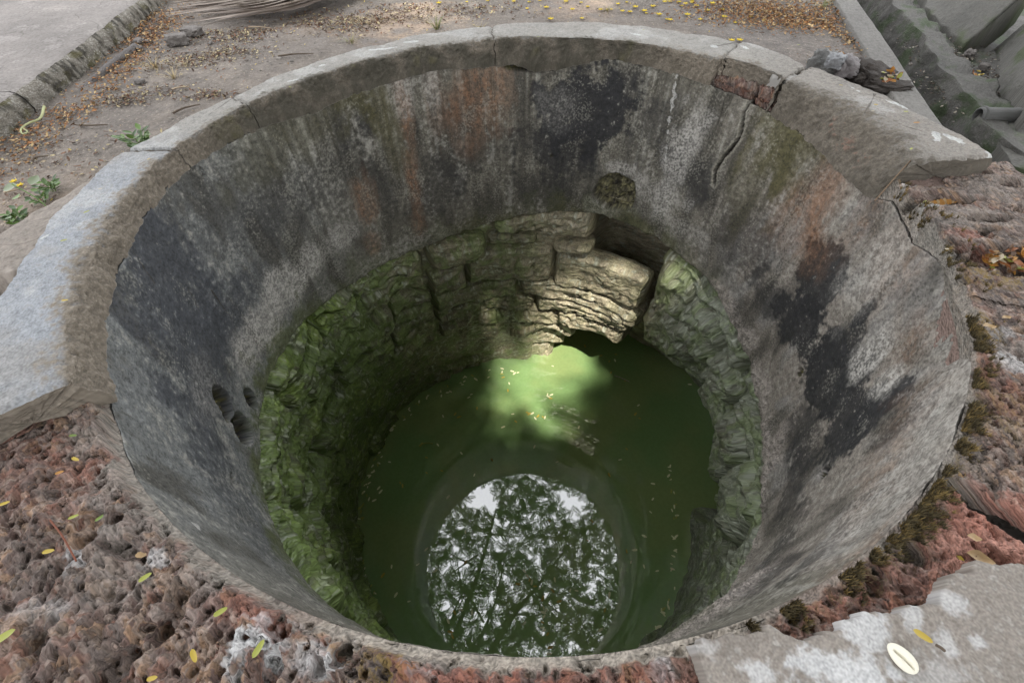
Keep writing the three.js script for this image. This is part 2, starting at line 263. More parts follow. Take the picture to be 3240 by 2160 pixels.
function wallPix(t, y) {
  const a = t * D2R, c = Math.cos(a), s = -Math.sin(a);
  const big = fbm(c * 2, y * 2, s * 2, 3), st = fbm(c * 7, y * 1.8 + 9, s * 7, 4), sf = fbm(c * 26, y * 6, s * 26, 3), f = fbm(c * 30, y * 30, s * 30, 4), g = N(c * 210, y * 210, s * 210), w = fbm(c * 7, y * 4 + 3, s * 7, 4), sp = fbm(c * 85, y * 70, s * 85, 3);
  // grey lime plaster: cooler on the left, browner on the right
  const left = sst(120, 190, t) * sst(260, 215, t), right = t < 0 ? 1 : sst(50, 15, t);
  const q = [0.127, 0.117, 0.095]; mix3(q, [0.14, 0.147, 0.147], left); mix3(q, [0.205, 0.181, 0.157], right); mix3(q, [0.2, 0.208, 0.215], sst(0.1, 0.45, fbm(c * 5 + 3, y * 3, s * 5, 3)) * (0.35 * right + 0.35 * left));
  // drips that ran down from the rim
  const dr = fbm(c * 34, y * 0.7, s * 34, 3), dn = sst(-0.75, 0.0, y + 0.3 * fbm(c * 12, 2, s * 12, 2)) * (0.4 + 0.6 * sst(8, 25, t)) * sst(175, 150, t);
  mix3(q, [0.05, 0.045, 0.034], sst(0.08, 0.4, dr) * dn * 0.75); mix3(q, [0.24, 0.235, 0.205], sst(0.1, 0.42, -dr + 0.2 * f) * dn * 0.6);
  mix3(q, [0.05, 0.046, 0.038], sst(-0.05, 0.45, st + 0.4 * big + 0.25 * f) * 0.75);
  mix3(q, [0.26, 0.25, 0.225], sst(0.15, 0.55, sf * 0.45 - st * 0.7 + 0.5 * f) * 0.55);
  for (const [kind, ht, hy, hw, hh, k] of STAIN) {
    const dx = dth(t, ht) * D2R; if (Math.abs(dx) > hw * 2) continue;
    const dy = (y - hy) / hh; if (Math.abs(dy) > 2) continue;
    const soft = kind === 'dark' && k > 0.9 ? 0.28 : kind === 'pale' ? 0.55 : 0.7;
    const d = Math.hypot(dx / hw, dy) + w * (kind === 'rust' ? 0.5 : 0.8) + 0.3 * f + sf * (kind === 'rust' ? 0.5 : 0.25);
    let m = k * sst(1 + soft * 0.45, 1 - soft * 0.75, d);
    if (m < 0.01) continue;
    if (kind === 'pale' || kind === 'crust') m *= 0.5 + 0.5 * sst(-0.2, 0.2, 0.6 * f + sp);
    if (kind === 'dark' || kind === 'slate') m *= 1 - 0.6 * sst(0.22, 0.45, 0.8 * f + 0.5 * sp - 0.15 * k);
    if (kind === 'rust') m *= 0.4 + 0.6 * sst(-0.25, 0.3, sf + 0.6 * f);
    mix3(q, STAINCOL[kind], clamp(m) * (kind === 'rust' ? 0.72 : 0.93));
  }
  // moss creeping up from the stone below
  const yb = plasterBottom(t), moss = sst(0.14, -0.02, y - yb + 0.16 * w + 0.08 * f) * (0.35 + 0.65 * left) * (1 - 0.75 * right);
  mix3(q, [0.085, 0.1, 0.035], moss * 0.85);
  for (const [t0, y0, t1, y1, hw] of DRIPS) { const d = segDist(t, y, [[t0, y0], [t1, y1]]); mix3(q, [0.45, 0.44, 0.42], sst(hw, hw * 0.3, d + 0.012 * f + 0.006 * w) * 0.8); }
  for (const [pl, hw] of CRACKS) { if (Math.abs(dth(t, pl[0][0])) > 25) continue; const d = segDist(t, y, pl) + 0.004 * w; mix3(q, [0.04, 0.035, 0.028], sst(hw * 1.0, hw * 0.4, d) * 0.85); if (hw > 0.006) mix3(q, [0.3, 0.28, 0.23], sst(hw * 3.2, hw * 1.6, d) * sst(hw * 0.8, hw * 1.5, d) * 0.5); }
  const [hk] = holeAt(t, y, w); const niche = Math.abs(dth(t, HOLES[0][0])) < 9 && Math.abs(y - HOLES[0][1]) < 0.12; mix3(q, niche ? [0.11 + 0.14 * f, 0.1 + 0.13 * f, 0.055 + 0.06 * f] : [0.035 + 0.05 * f, 0.032 + 0.045 * f, 0.016], hk);
  mix3(q, [0.27, 0.26, 0.225], sst(0.38, 0.6, sp + 0.9 * w) * 0.3 * (1 - hk)); mix3(q, [0.035, 0.033, 0.028], sst(0.34, 0.55, -sp + 0.5 * st) * 0.4);
  const m = 1 + 0.5 * f + 0.36 * sp + 0.3 * g; q[0] *= m; q[1] *= m; q[2] *= m;
  return q;
}
function plasterBottom(t) {
  t = wrap(t);
  return ramp([[0, -0.93], [11, -0.88], [20, -0.83], [26, -0.785], [37, -0.77], [46, -0.74], [55, -0.725], [64, -0.715], [72, -0.72], [89, -0.78], [105, -0.84], [117, -0.865], [122, -0.87], [143, -0.845], [169, -0.77], [187, -0.745], [201, -0.756], [222, -0.7], [240, -0.6], [270, -0.6], [290, -0.68], [300, -0.74], [318, -0.9], [336, -0.975], [352, -0.955], [360, -0.93]], t);
}
const plasterTop = (t) => { t = wrap(t); return ramp([[0, -0.025], [4, -0.06], [12, -0.07], [20, -0.055], [30, -0.045], [50, -0.02], [60, -0.012], [70, -0.005], [76, -0.03], [81, -0.055], [86, -0.06], [91, -0.03], [99, -0.03], [110, -0.02], [120, -0.03], [132, -0.035], [140, -0.045], [152, -0.015], [170, 0.0], [205, 0.0], [213, -0.015], [222, -0.03], [228, -0.01], [300, 0.0], [330, 0.0], [338, -0.02], [344, -0.012], [352, -0.05], [360, -0.025]], t) + 0.006 * fbm(t * 0.35, 4, 1, 4); };
function wallBase(t, y) { const a = t * D2R; return 1 + ramp([[0, -0.004], [15, 0.008], [30, 0.03], [62, 0.03], [82, 0], [98, -0.015], [140, -0.02], [155, 0], [170, 0.012], [183, 0], [197, -0.012], [215, 0], [325, 0], [337, 0.012], [350, -0.006], [360, -0.004]], wrap(t)) * sst(-0.6, 0, y) + 0.011 * fbm(Math.cos(a) * 2, y * 1.6, -Math.sin(a) * 2, 3); }
function wallR(t, y) {                                      // radius of the plaster face
  const a = t * D2R, c = Math.cos(a), s = -Math.sin(a), w = fbm(c * 7, y * 4 + 3, s * 7, 4);
  let r = wallBase(t, y) + 0.004 * fbm(c * 9, y * 5, s * 9, 3) + 0.0016 * fbm(c * 45, y * 30, s * 45, 3);
  r += holeAt(t, y, w)[1] * (1 + 1.1 * fbm(c * 20, y * 44, s * 20, 3));
  for (const [pl, hw, dep] of CRACKS) { if (Math.abs(dth(t, pl[0][0])) > 25) continue; const d = segDist(t, y, pl) + 0.004 * w; r += dep * sst(hw, hw * 0.35, d); }
  let crust = 0; for (const [kind, ht, hy, hw, hh, k] of STAIN) if (kind === 'crust') { const dx = dth(t, ht) * D2R; if (Math.abs(dx) < hw * 1.5) crust = Math.max(crust, k * sst(1.2, 0.5, Math.hypot(dx / hw, (y - hy) / hh) + 0.6 * w)); }
  if (crust > 0.01) { const p = fbm(c * 26, y * 26, s * 26, 4); r -= crust * (0.012 + 0.012 * p) - crust * 0.016 * sst(0.2, 0.5, p); }
  return r;
}
const wallBump = greyTex(2048, 512, (u, v) => { const a = u * TAU, y = v * 1.15, c = Math.cos(a), s = Math.sin(a); return 0.5 + 0.3 * fbm(c * 40, y * 22, s * 40, 3) + 0.25 * fbm(c * 110, y * 110, s * 110, 2); });
wallBump.wrapS = THREE.RepeatWrapping;
for (const [ta, tb, cols] of [[-60, 150, 640], [150, 300, 440]]) {
  const NV = 170, tex = colorTex(2048, 820, (u, v) => wallPix(lerp(ta, tb, u), lerp(WY0, WY1, v)));
  const bump = wallBump.clone(); bump.repeat.set((tb - ta) / 360, 1); bump.offset.set(ta / 360 + 1, 0); bump.needsUpdate = true;
  const g = grid(cols, NV + 4, (a, b, i, j) => {
    const t = lerp(ta, tb, a), yt = plasterTop(t), yb = plasterBottom(t) + 0.014 * fbm(t * 0.16, 2, 5, 4) + 0.005 * fbm(t * 1.1, 2, 7, 2);
    let y, r;
    if (j <= 1) { y = yt - (j === 0 ? 0.05 : 0); r = wallR(t, yt) + (j === 0 ? 0.03 : 0.002); }
    else if (j >= NV + 2) { y = yb - (j === NV + 2 ? 0.004 : -0.004); r = wallR(t, yb) + (j === NV + 2 ? 0.012 : j === NV + 3 ? 0.035 : 0.05); }
    else { y = lerp(yt, yb, (j - 1) / NV); r = wallR(t, y); if (j === NV + 1) r += 0.003; }
    const q = P(t, r, y); q.push(a, (y - WY0) / (WY1 - WY0)); return q;
  });
  mesh('plaster_lining', g, mat({ map: tex, roughness: 0.82, bumpMap: bump, bumpScale: 0.005 }), well);
}

/* ---------------------------------------------------------------- the well: rough stone courses under the plaster */
const LY0 = -2.45, LY1 = -0.6;
const lowTex = colorTex(2048, 1024, (u, v) => {
  const t = u * 360, y = lerp(LY0, LY1, v), a = t * D2R, c = Math.cos(a), s = -Math.sin(a);
  const big = fbm(c * 3, y * 3, s * 3, 4), str = fbm(c * 6, y * 26, s * 6, 4), f = fbm(c * 24, y * 30, s * 24, 4), g = N(c * 120, y * 120, s * 120), p = fbm(c * 9 + 5, y * 9, s * 9, 4);
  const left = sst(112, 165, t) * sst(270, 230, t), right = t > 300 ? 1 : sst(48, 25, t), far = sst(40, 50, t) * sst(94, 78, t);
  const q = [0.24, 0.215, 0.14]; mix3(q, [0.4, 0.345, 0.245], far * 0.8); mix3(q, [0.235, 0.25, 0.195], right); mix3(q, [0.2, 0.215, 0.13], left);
  mix3(q, [0.09, 0.08, 0.055], sst(0.05, 0.45, str + 0.3 * big) * 0.6);
  const mossK = 0.35 + 0.65 * left - 0.2 * far - 0.05 * right;
  mix3(q, [0.125, 0.18, 0.05], sst(0.25, -0.3, p + 0.4 * big - 0.55 * (mossK - 0.4)) * (0.62 + 0.33 * left - 0.1 * right - 0.45 * far));
  mix3(q, [0.05, 0.07, 0.025], sst(0.05, 0.4, p + 0.6 * f) * 0.7 * (0.5 + 0.5 * left));
  mix3(q, [0.19, 0.26, 0.06], sst(0.15, 0.5, big + 0.5 * f) * left * 0.7);
  mix3(q, [0.36, 0.38, 0.32], sst(0.22, 0.5, f + 0.4 * p) * 0.5);
  const m = 1 + 0.5 * f + 0.38 * g; q[0] *= m; q[1] *= m; q[2] *= m;
  return q;
}, THREE.RepeatWrapping);
const lowBump = greyTex(2048, 1024, (u, v) => { const a = u * TAU, y = v * 1.85, c = Math.cos(a), s = Math.sin(a); return 0.5 + 0.35 * fbm(c * 16, y * 40, s * 16, 4) + 0.2 * fbm(c * 80, y * 90, s * 80, 2); });
lowBump.wrapS = THREE.RepeatWrapping;
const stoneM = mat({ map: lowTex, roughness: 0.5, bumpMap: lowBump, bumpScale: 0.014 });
const box0 = (() => { const c = {}; return (nx, ny, nz) => c[[nx, ny, nz]] ??= mergeVertices(strip(new THREE.BoxGeometry(2, 2, 2, nx, ny, nz)), 1e-4); })();
// one stone of a course, bent round the shaft: th0..th1 degrees, y0..y1, radius of its face, depth behind the face
function courseStone(th0, th1, y0, y1, rf, depth, seed, rough = 1, pow = 7, drift = 1) {
  const g = box0(th1 - th0 > 24 ? 48 : 30, 16, 4).clone(), pos = g.attributes.position, uv = [];
  const W = (th1 - th0) / 2 * D2R, tm = (th0 + th1) / 2, hy = (y1 - y0) / 2, ym = (y0 + y1) / 2, tilt = 0.03 * N(seed, 3, 1), skew = 0.1 * N(seed, 5, 2);
  for (let i = 0; i < pos.count; i++) {
    let X = pos.getX(i), Y = pos.getY(i), Z = pos.getZ(i);
    const mx = Math.max(Math.abs(X), Math.abs(Y), Math.abs(Z)), nn = Math.pow(Math.abs(X) ** pow + Math.abs(Y) ** pow + Math.abs(Z) ** pow, 1 / pow), k = mx / nn; X *= k; Y *= k; Z *= k;
    const ax = X * W + skew * Y * hy, yy = ym + Y * hy + tilt * X, rz = rf + (Z + 1) / 2 * depth;
    const t = tm + ax / D2R, a = t * D2R, c = Math.cos(a), s = -Math.sin(a);
    const n = 0.03 * fbm(c * 4 + seed, yy * 7, s * 4, 3), strata = 0.012 * fbm(c * 3, yy * 18 + seed * 0.3, s * 3, 3) + 0.02 * sst(0.05, 0.0, Math.abs(fbm(c * 2.4 + seed, yy * 9, s * 2.4, 3))), kn = 0.011 * fbm(c * 17, yy * 20, s * 17, 3);
    let rd = rz + rough * (n + strata + kn) * (Z < 0.5 ? 1 : 0.3), yv = yy + rough * 0.008 * fbm(c * 6 + seed, yy * 4, s * 6, 3) + drift * 0.16 * fbm(c * 1.9, yy * 1.0, s * 1.9, 2);
    if (yv > plasterBottom(t) - 0.012) rd = Math.max(rd, 1.045);
    const q = P(t, Math.max(0.8, rd), yv); pos.setXYZ(i, q[0], q[1], q[2]); uv.push(t / 360, (yv - 0.8 * (rd - 1.02) - LY0) / (LY1 - LY0));
  }
  g.setAttribute('uv', new THREE.Float32BufferAttribute(uv, 2)); g.computeVertexNormals(); return g;
}
{
  const edges = [-0.66, -0.86, -1.02, -1.19, -1.345, -1.5, -1.68, -1.86, -2.05, -2.36];
  const skip = (t, y) => { t = wrap(t); return ((t < 76 || t > 352) && y < -1.62 && t < 77) || ((t < 38 || t > 350) && y < -1.42) || (t > 240 && t < 296); };
  for (let j = 0; j < edges.length - 1; j++) {
    let t = j < 6 ? 121.3 : -20 + 13 * ((j * 7) % 5);
    const end = j < 6 ? 404.5 : t + 360;
    while (t < end - 4) {
      let w = rr(15, 31); if (end - t - w < 12) w = end - t;
      const y1 = edges[j] + rr(-0.02, 0.02), y0 = edges[j + 1] + 0.004, tm = t + w / 2, tw = wrap(tm);
      const ta = t, tb = t + w;
      if (!skip(tm, (y0 + y1) / 2)) {
        const lft = sst(120, 170, tw) * sst(260, 220, tw);
        const rf = 1.012 + 0.006 * j + rr(-0.032, 0.03) + (j >= 5 ? 0.02 : 0) - 0.012 * lft + (tw > 42 && tw < 78 ? 0.03 : 0);
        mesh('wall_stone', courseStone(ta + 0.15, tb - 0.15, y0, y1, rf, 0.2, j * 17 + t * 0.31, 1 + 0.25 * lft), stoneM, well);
      }
      t += w;
    }
  }
  // singled out in the picture: the ledge block, the loose stones in the cavity, the bulging rocks over the water
  const extra = [[101, 120.5, -1.05, -0.885, 0.955, 0.2, 3.1, 0.7, 6, 0], [84, 100.5, -1.01, -0.94, 1.035, 0.2, 21.4, 0.8, 6, 0], [67, 99, -0.885, -0.7, 0.985, 0.2, 22.7, 1.1, 8, 0], [92.5, 97.5, -0.935, -0.885, 0.965, 0.07, 9.3, 0.3, 2.4, 0], [66, 79, -1.005, -0.945, 0.975, 0.16, 4.2, 0.6, 3.4, 0],
    [78.2, 108.5, -1.27, -1.01, 0.995, 0.25, 23.2, 0.9, 9, 0], [46.5, 77.8, -1.285, -1.03, 1.0, 0.13, 24.8, 0.8, 10, 0], [108.8, 121.5, -1.27, -1.06, 0.99, 0.25, 25.1, 1, 7, 0], [45.5, 90, -1.415, -1.29, 1.0, 0.25, 26.6, 1.05, 10, 0], [90.4, 121.5, -1.43, -1.275, 1.015, 0.25, 27.3, 1.1, 9, 0], [48, 84, -1.535, -1.42, 1.005, 0.25, 28.9, 1.05, 10, 0], [84.4, 104, -1.56, -1.435, 1.03, 0.25, 29.4, 1.1, 8, 0], [104.3, 121.5, -1.56, -1.435, 1.025, 0.25, 30.2, 1.1, 8, 0], [50, 75.5, -1.68, -1.54, 1.012, 0.25, 31.5, 1.1, 9, 0], [76, 98, -1.72, -1.565, 1.035, 0.25, 32.8, 1.1, 8, 0], [98.3, 121.5, -1.72, -1.565, 1.04, 0.25, 33.7, 1.1, 8, 0], [29, 43.5, -1.16, -0.87, 0.94, 0.25, 5.3, 1.3, 3.2], [14, 32, -1.22, -0.9, 0.925, 0.25, 6.7, 1.5, 3], [2, 17, -1.26, -0.98, 0.94, 0.25, 7.9, 1.5, 3], [22, 44, -1.42, -1.12, 0.965, 0.25, 8.4, 1.4, 3.5],
    [346, 362, -1.5, -1.15, 0.955, 0.25, 10.1, 1.4, 3.2], [328, 348, -1.45, -1.1, 0.965, 0.25, 11.9, 1.4, 3.4], [50, 55.5, -1.45, -1.375, 0.975, 0.1, 12.3, 0.5, 2.6, 0]];
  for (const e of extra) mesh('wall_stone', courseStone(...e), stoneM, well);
  // the earth behind, hollowed where stones have fallen out
  const hollow = (t, y) => { t = wrap(t); let k = 0; k = Math.max(k, sst(38, 46, t) * sst(74, 66, t) * sst(-1.6, -1.46, y)); const d = dth(t, 35); k = Math.max(k, sst(52, 40, Math.abs(d)) * sst(-1.4, -1.62, y)); return k; };
  mesh('earth_backing', grid(240, 90, (a, b) => { const t = a * 360, y = lerp(-0.62, -2.6, b), c = Math.cos(t * D2R), s = -Math.sin(t * D2R); const r = 1.075 + 0.5 * hollow(t, y) + 0.04 * fbm(c * 5, y * 5, s * 5, 4); const q = P(t, b === 0 ? 1.03 : r, y); q.push(t / 360, (y - LY0) / (LY1 - LY0)); return q; }), stoneM, well);
}

/* ---------------------------------------------------------------- water */
const WATER = -2.196;
{
  const g = grid(160, 60, (a, b) => { const q = P(a * 360, 0.001 + b * 1.7, WATER), x = q[0], z = q[2]; q[1] += 0.0002 * fbm(x * 2.2, 1, z * 2.2, 2); q.push(x / 3.4 + 0.5, z / 3.4 + 0.5); return q; });
  const tex = colorTex(512, 512, (u, v) => { const x = u * 3.4, z = v * 3.4, n = fbm(x * 1.5, 4, z * 1.5, 4), f = fbm(x * 40, 4, z * 40, 2), c = [0.185, 0.295, 0.115]; mix3(c, [0.235, 0.305, 0.12], sst(-0.3, 0.5, n)); const m = 1 + 0.12 * f; return [c[0] * m, c[1] * m, c[2] * m]; });
  const w = mesh('water', g, new THREE.MeshPhysicalMaterial({ map: tex, roughness: 0.008, ior: 2.2 }));
  top(w, 'still murky green water at the bottom of the well', 'water', null, 'structure');
}

/* ---------------------------------------------------------------- the well: concrete coping, broken into slabs */
const hash2 = (i, j, k = 0) => { let h = Math.imul(i, 374761393) ^ Math.imul(j, 668265263) ^ Math.imul(k + 1, 2147483647 - 58); h = Math.imul(h ^ (h >>> 13), 1274126177); return ((h ^ (h >>> 16)) >>> 0) / 4294967296; };
function worley(x, z, k = 0) {                              // nearest cell: distance and a random number of that cell
  const xi = Math.floor(x), zi = Math.floor(z); let best = 9, second = 9, id = 0;
  for (let i = -1; i <= 1; i++) for (let j = -1; j <= 1; j++) { const cx = xi + i, cz = zi + j, d = Math.hypot(cx + hash2(cx, cz, k) - x, cz + hash2(cx, cz, k + 7) - z); if (d < best) { second = best; best = d; id = hash2(cx, cz, k + 13); } else if (d < second) second = d; }
  return [best, id, second - best];
}
const copOuter = (t) => ramp([[-5, 1.25], [3, 1.242], [16, 1.224], [34, 1.212], [43, 1.245], [58, 1.214], [78, 1.186], [95, 1.15], [111, 1.128], [130, 1.105], [150, 1.09], [160, 1.115], [174, 1.152], [188, 1.152], [200, 1.15], [207, 1.18], [217, 1.25], [230, 1.3]], t);
const copFlat = (t) => ramp([[0, 1.07], [9, 1.1], [20, 1.105], [30, 1.06], [33, 1.05], [34, 1.07], [40, 1.075], [45, 1.05], [60, 1.03], [78, 1.0], [95, 1.015], [111, 1.0], [134, 0.998], [152, 1.005], [169, 1.02], [182, 1.035], [197, 1.035], [212, 1.03], [220, 1.03]], t);
const copTop = (x, z) => 0.06 + 0.004 * fbm(x * 2.2, 3, z * 2.2, 3) + 0.0014 * fbm(x * 14, 3, z * 14, 3);
// profile from the outer foot over the top and down the inner bevel; k in 0..1
function copPoint(t, k) {
  const ro = copOuter(t) + 0.014 * fbm(t * 0.1, 3, 1, 3) + 0.004 * fbm(t * 0.9, 3, 2, 2), ri = copFlat(t) + 0.012 * fbm(t * 0.14, 5, 1, 3), yt = 0.06, pb = plasterTop(t) - 0.004;
  const broken = t > 33.2 && t < 46;                        // here the inner edge has come away from the red stone below
  let r, y;
  if (k < 0.12) { const s = k / 0.12; r = ro - 0.004 * (1 - s); y = lerp(-0.02, yt - 0.008, s); }
  else if (k < 0.62) { const s = (k - 0.12) / 0.5; r = lerp(ro - 0.006, ri, s); y = yt; }
  else { const s = (k - 0.62) / 0.38; const rb = broken ? ri - 0.004 : wallBase(t, pb) - 0.004;
    const yb = broken ? 0.006 : pb; const e = lerp(1.75, 1.35, sst(33, 24, t)); const h = Math.pow(1 - Math.pow(1 - s, e), 1 / e); r = lerp(ri, rb, h); y = lerp(yt, yb, 1 - Math.pow(1 - Math.pow(s, e), 1 / e)); }
  return [r, y];
}
const WHITE = [   // lime splashes and lichen discs on the coping: theta, radius, half length, half width, turn
  [8.5, 1.162, 0.03, 0.012, 0.5], [7.3, 1.199, 0.03, 0.013, -0.2], [16.5, 1.224, 0.05, 0.014, -0.6], [18.4, 1.199, 0.03, 0.01, -0.5], [4.3, 1.243, 0.06, 0.018, 0.3], [44.7, 1.177, 0.018, 0.01, 0.4], [49.7, 1.132, 0.014, 0.009, 0.2], [133.3, 1.050, 0.013, 0.008, 0.2], [64.3, 1.102, 0.04, 0.012, 0.1], [55.2, 1.238, 0.08, 0.014, 0.1], [119.7, 1.055, 0.05, 0.01, 0.3], [112.9, 1.062, 0.04, 0.009, 0.3], [190.5, 1.132, 0.014, 0.005, 0.5], [197.6, 1.012, 0.02, 0.016, 0], [23.7, 1.176, 0.03, 0.008, 0.2], [139.7, 1.004, 0.05, 0.008, 0.4]];
const HAIR = [   // hairline cracks on the flat of the coping
  [170.7, 1.118, 170.6, 1.070], [170.6, 1.070, 168.6, 0.981], [49.1, 1.142, 47.0, 1.233], [151.1, 1.081, 158.1, 1.057], [21.5, 1.199, 17.0, 1.066], [12.4, 1.123, 10.2, 1.148]];
const COPV = 96;
const copTex = colorTex(2048, 400, (u, v) => {
  const t = u * 230 - 5, [r, y] = copPoint(t, v), a = t * D2R, c = Math.cos(a) * r, s = -Math.sin(a) * r;
  const big = fbm(c * 2.2, y + 4, s * 2.2, 4), b = fbm(c * 9, y * 9 + 2, s * 9, 4), f = fbm(c * 45, y * 45, s * 45, 4), g = N(c * 170, y * 170, s * 170);
  const left = sst(160, 182, t), right = sst(48, 30, t);
  const q = [0.255, 0.245, 0.225]; mix3(q, [0.262, 0.28, 0.306], left * 0.9); mix3(q, [0.215, 0.197, 0.175], right * 0.9);
  mix3(q, [0.21, 0.195, 0.175], sst(0, 0.5, big + 0.5 * b) * 0.55); mix3(q, [0.4, 0.4, 0.39], sst(0.15, 0.5, -big + 0.5 * b) * 0.4);
  mix3(q, [0.14, 0.12, 0.1], sst(0.28, 0.5, f - 0.25 * big + 0.15 * g) * (0.35 + 0.3 * right));
  // the bevel: exposed gritty mortar, blackened with dry algae
  const bev = sst(0.53, 0.72, v + 0.16 * b + 0.16 * f);
  if (bev > 0) {
    const f2 = fbm(c * 100, y * 100, s * 100, 3), k = [0.165, 0.14, 0.11]; mix3(k, [0.06, 0.052, 0.042], sst(0.1, 0.5, 0.6 * f2 + 0.3 * b + 0.35 * g) * 0.65); mix3(k, [0.25, 0.22, 0.185], sst(0.15, 0.6, -0.7 * f2 + 0.4 * g) * 0.4);
    const algae = sst(48, 75, t) * sst(172, 150, t), low = sst(0.64, 0.86, v + 0.2 * b);
    mix3(k, [0.05, 0.046, 0.034], clamp(algae * (0.4 + 0.6 * low + 1.2 * b + 0.6 * f)) * 0.85); mix3(k, [0.1, 0.09, 0.03], sst(0.1, 0.5, big + b * 0.6) * 0.45 * algae);
    const brick = sst(0.05, 0.35, f + 0.8 * b) * Math.max(sst(1, 0.4, Math.hypot((t - 19) / 2.5, (v - 0.84) / 0.1) + 1.2 * b + 0.6 * f), sst(1, 0.4, Math.hypot((t - 15) / 2.5, (v - 0.88) / 0.1) + 1.2 * b + 0.6 * f), sst(1, 0.4, Math.hypot((t - 11) / 3, (v - 0.9) / 0.08) + 1.2 * b + 0.6 * f));
    mix3(k, [0.25, 0.095, 0.06], brick * 0.85); mix3(k, [0.1, 0.088, 0.072], right * 0.6); mix3(k, [0.06, 0.052, 0.04], right * sst(0.0, 0.4, big + b + 0.3 * f) * 0.6);
    mix3(q, k, bev);
  }
  for (const [wt, wr, hw, hh, rot] of WHITE) { const dx = dth(t, wt) * D2R * wr, dy = r - wr; if (v > 0.62 || Math.abs(dx) > 0.2) continue; const cs = Math.cos(rot), sn = Math.sin(rot); const d = Math.hypot((dx * cs + dy * sn) / hw, (-dx * sn + dy * cs) / hh) * 1.4 + 1.5 * b + 1.1 * f; mix3(q, [0.5, 0.51, 0.5], sst(1.15, 0.7, d) * 0.8); }
  for (const [ct, cr0, ct1, cr1] of HAIR) { if (v < 0.12 || v > 0.66) continue; const ax = dth(t, ct) * D2R * r, bx = dth(ct1, ct) * D2R * r, ay = r - cr0, by = cr1 - cr0, k = clamp((ax * bx + ay * by) / (bx * bx + by * by)); const d = Math.hypot(ax - bx * k, ay - by * k) + 0.006 * b; mix3(q, [0.07, 0.06, 0.05], sst(0.0035, 0.001, Math.abs(d)) * 0.85); }
  const m = 1 + 0.16 * b + 0.34 * f + 0.26 * g; q[0] *= m; q[1] *= m; q[2] *= m;
  return q;
}, THREE.RepeatWrapping);
const copM = mat({ map: copTex, roughness: 0.9, bumpMap: bumpOf(10, 0.5), bumpScale: 0.006 });
function copingSlab(e0, e1, gap0, gap1, dip = 0) {        // e: [theta at the outer edge, theta at the inner edge]
  const n = Math.round(Math.abs(e1[0] - e0[0]) / 0.2), jag = (k, e) => 0.55 * fbm(k * 7, e[0], 1, 4) + 0.15 * fbm(k * 30, e[0], 2, 2);
  const at = (a, k) => {
    const s = clamp(k / 0.85), t0 = lerp(e0[0], e0[1], s) + jag(k, e0) + gap0, t1 = lerp(e1[0], e1[1], s) + jag(k, e1) - gap1, t = lerp(t0, t1, a);
    let [r, y] = copPoint(t, Math.min(k, 1)); const [x0, , z0] = P(t, r, 0);
    const bev = sst(0.55, 0.7, k), nn = bev * (0.013 * fbm(x0 * 9, y * 9, z0 * 9, 4) + 0.006 * fbm(x0 * 45, y * 45, z0 * 45, 3));
    const edgeRound = 0.006 * (sst(0.012, 0, a) + sst(0.988, 1, a));
    r -= nn - 0.004 * fbm(x0 * 5, 3, z0 * 5, 3) * (k < 0.15 ? 3 : 0); y += (copTop(x0, z0) - 0.06) * (k > 0.1 && k < 0.95 ? 1 : 0) - edgeRound * (k > 0.1 && k < 0.7 ? 1 : 0) + nn * 0.5 + dip * (a - 0.5);
    const q = P(t, r, y); q.push((t + 5) / 230, k); return q;
  };
  const body = grid(n, COPV, (a, b) => at(a, b));
  const cap = (a) => { const ring = []; for (let j = 0; j <= COPV; j++) ring.push(at(a, j / COPV)); const m = [0, 1, 2].map((i) => ring.reduce((s, q) => s + q[i], 0) / ring.length); m[1] = 0.01; return grid(COPV, 5, (x, y, i) => { const q = ring[i], k = y * 0.985, nz = y > 0 && y < 1 ? 0.006 * fbm(q[0] * 20 + y * 5, q[1] * 30, q[2] * 20, 3) : 0; return [lerp(q[0], m[0], k) + nz, lerp(q[1], m[1], k), lerp(q[2], m[2], k) + nz, q[3], 0.7 + 0.25 * y]; }); };
  return mergeGeometries([body, cap(0), cap(1)]);
}
// the long cracks run from the outer edge to the bevel
const breaks = [[2.8, 3.2], [34.1, 32.2], [47.1, 44.9], [95.4, 95.6], [151.7, 152.6], [170.8, 168.9], [216.6, 217.2]];
const gaps = [0, 0.42, 0.1, 0.09, 0.1, 0.13, 0];
for (let i = 0; i < 6; i++) mesh('coping_slab', copingSlab(breaks[i], breaks[i + 1], gaps[i], gaps[i + 1], [0, 0.006, 0.002, 0, 0, 0.003][i]), copM, well);
mesh('coping_chip', (() => { const g = box0(8, 4, 8).clone(), p = g.attributes.position, uv = []; const o = [0.914, -0.618]; for (let i = 0; i < p.count; i++) { const X = p.getX(i), Y = p.getY(i), Z = p.getZ(i), n = 0.2 * fbm(X * 2, Y * 2, Z * 2, 3); const x = o[0] + (X * 0.026 + Z * 0.02) * (1 + n), z = o[1] + (Z * 0.03 - X * 0.016) * (1 + n); p.setXYZ(i, x, 0.024 + Y * 0.026 + 0.004 * n, z); uv.push(0.1, 0.4 + X * 0.03); } g.setAttribute('uv', new THREE.Float32BufferAttribute(uv, 2)); g.computeVertexNormals(); return g; })(), copM, well);

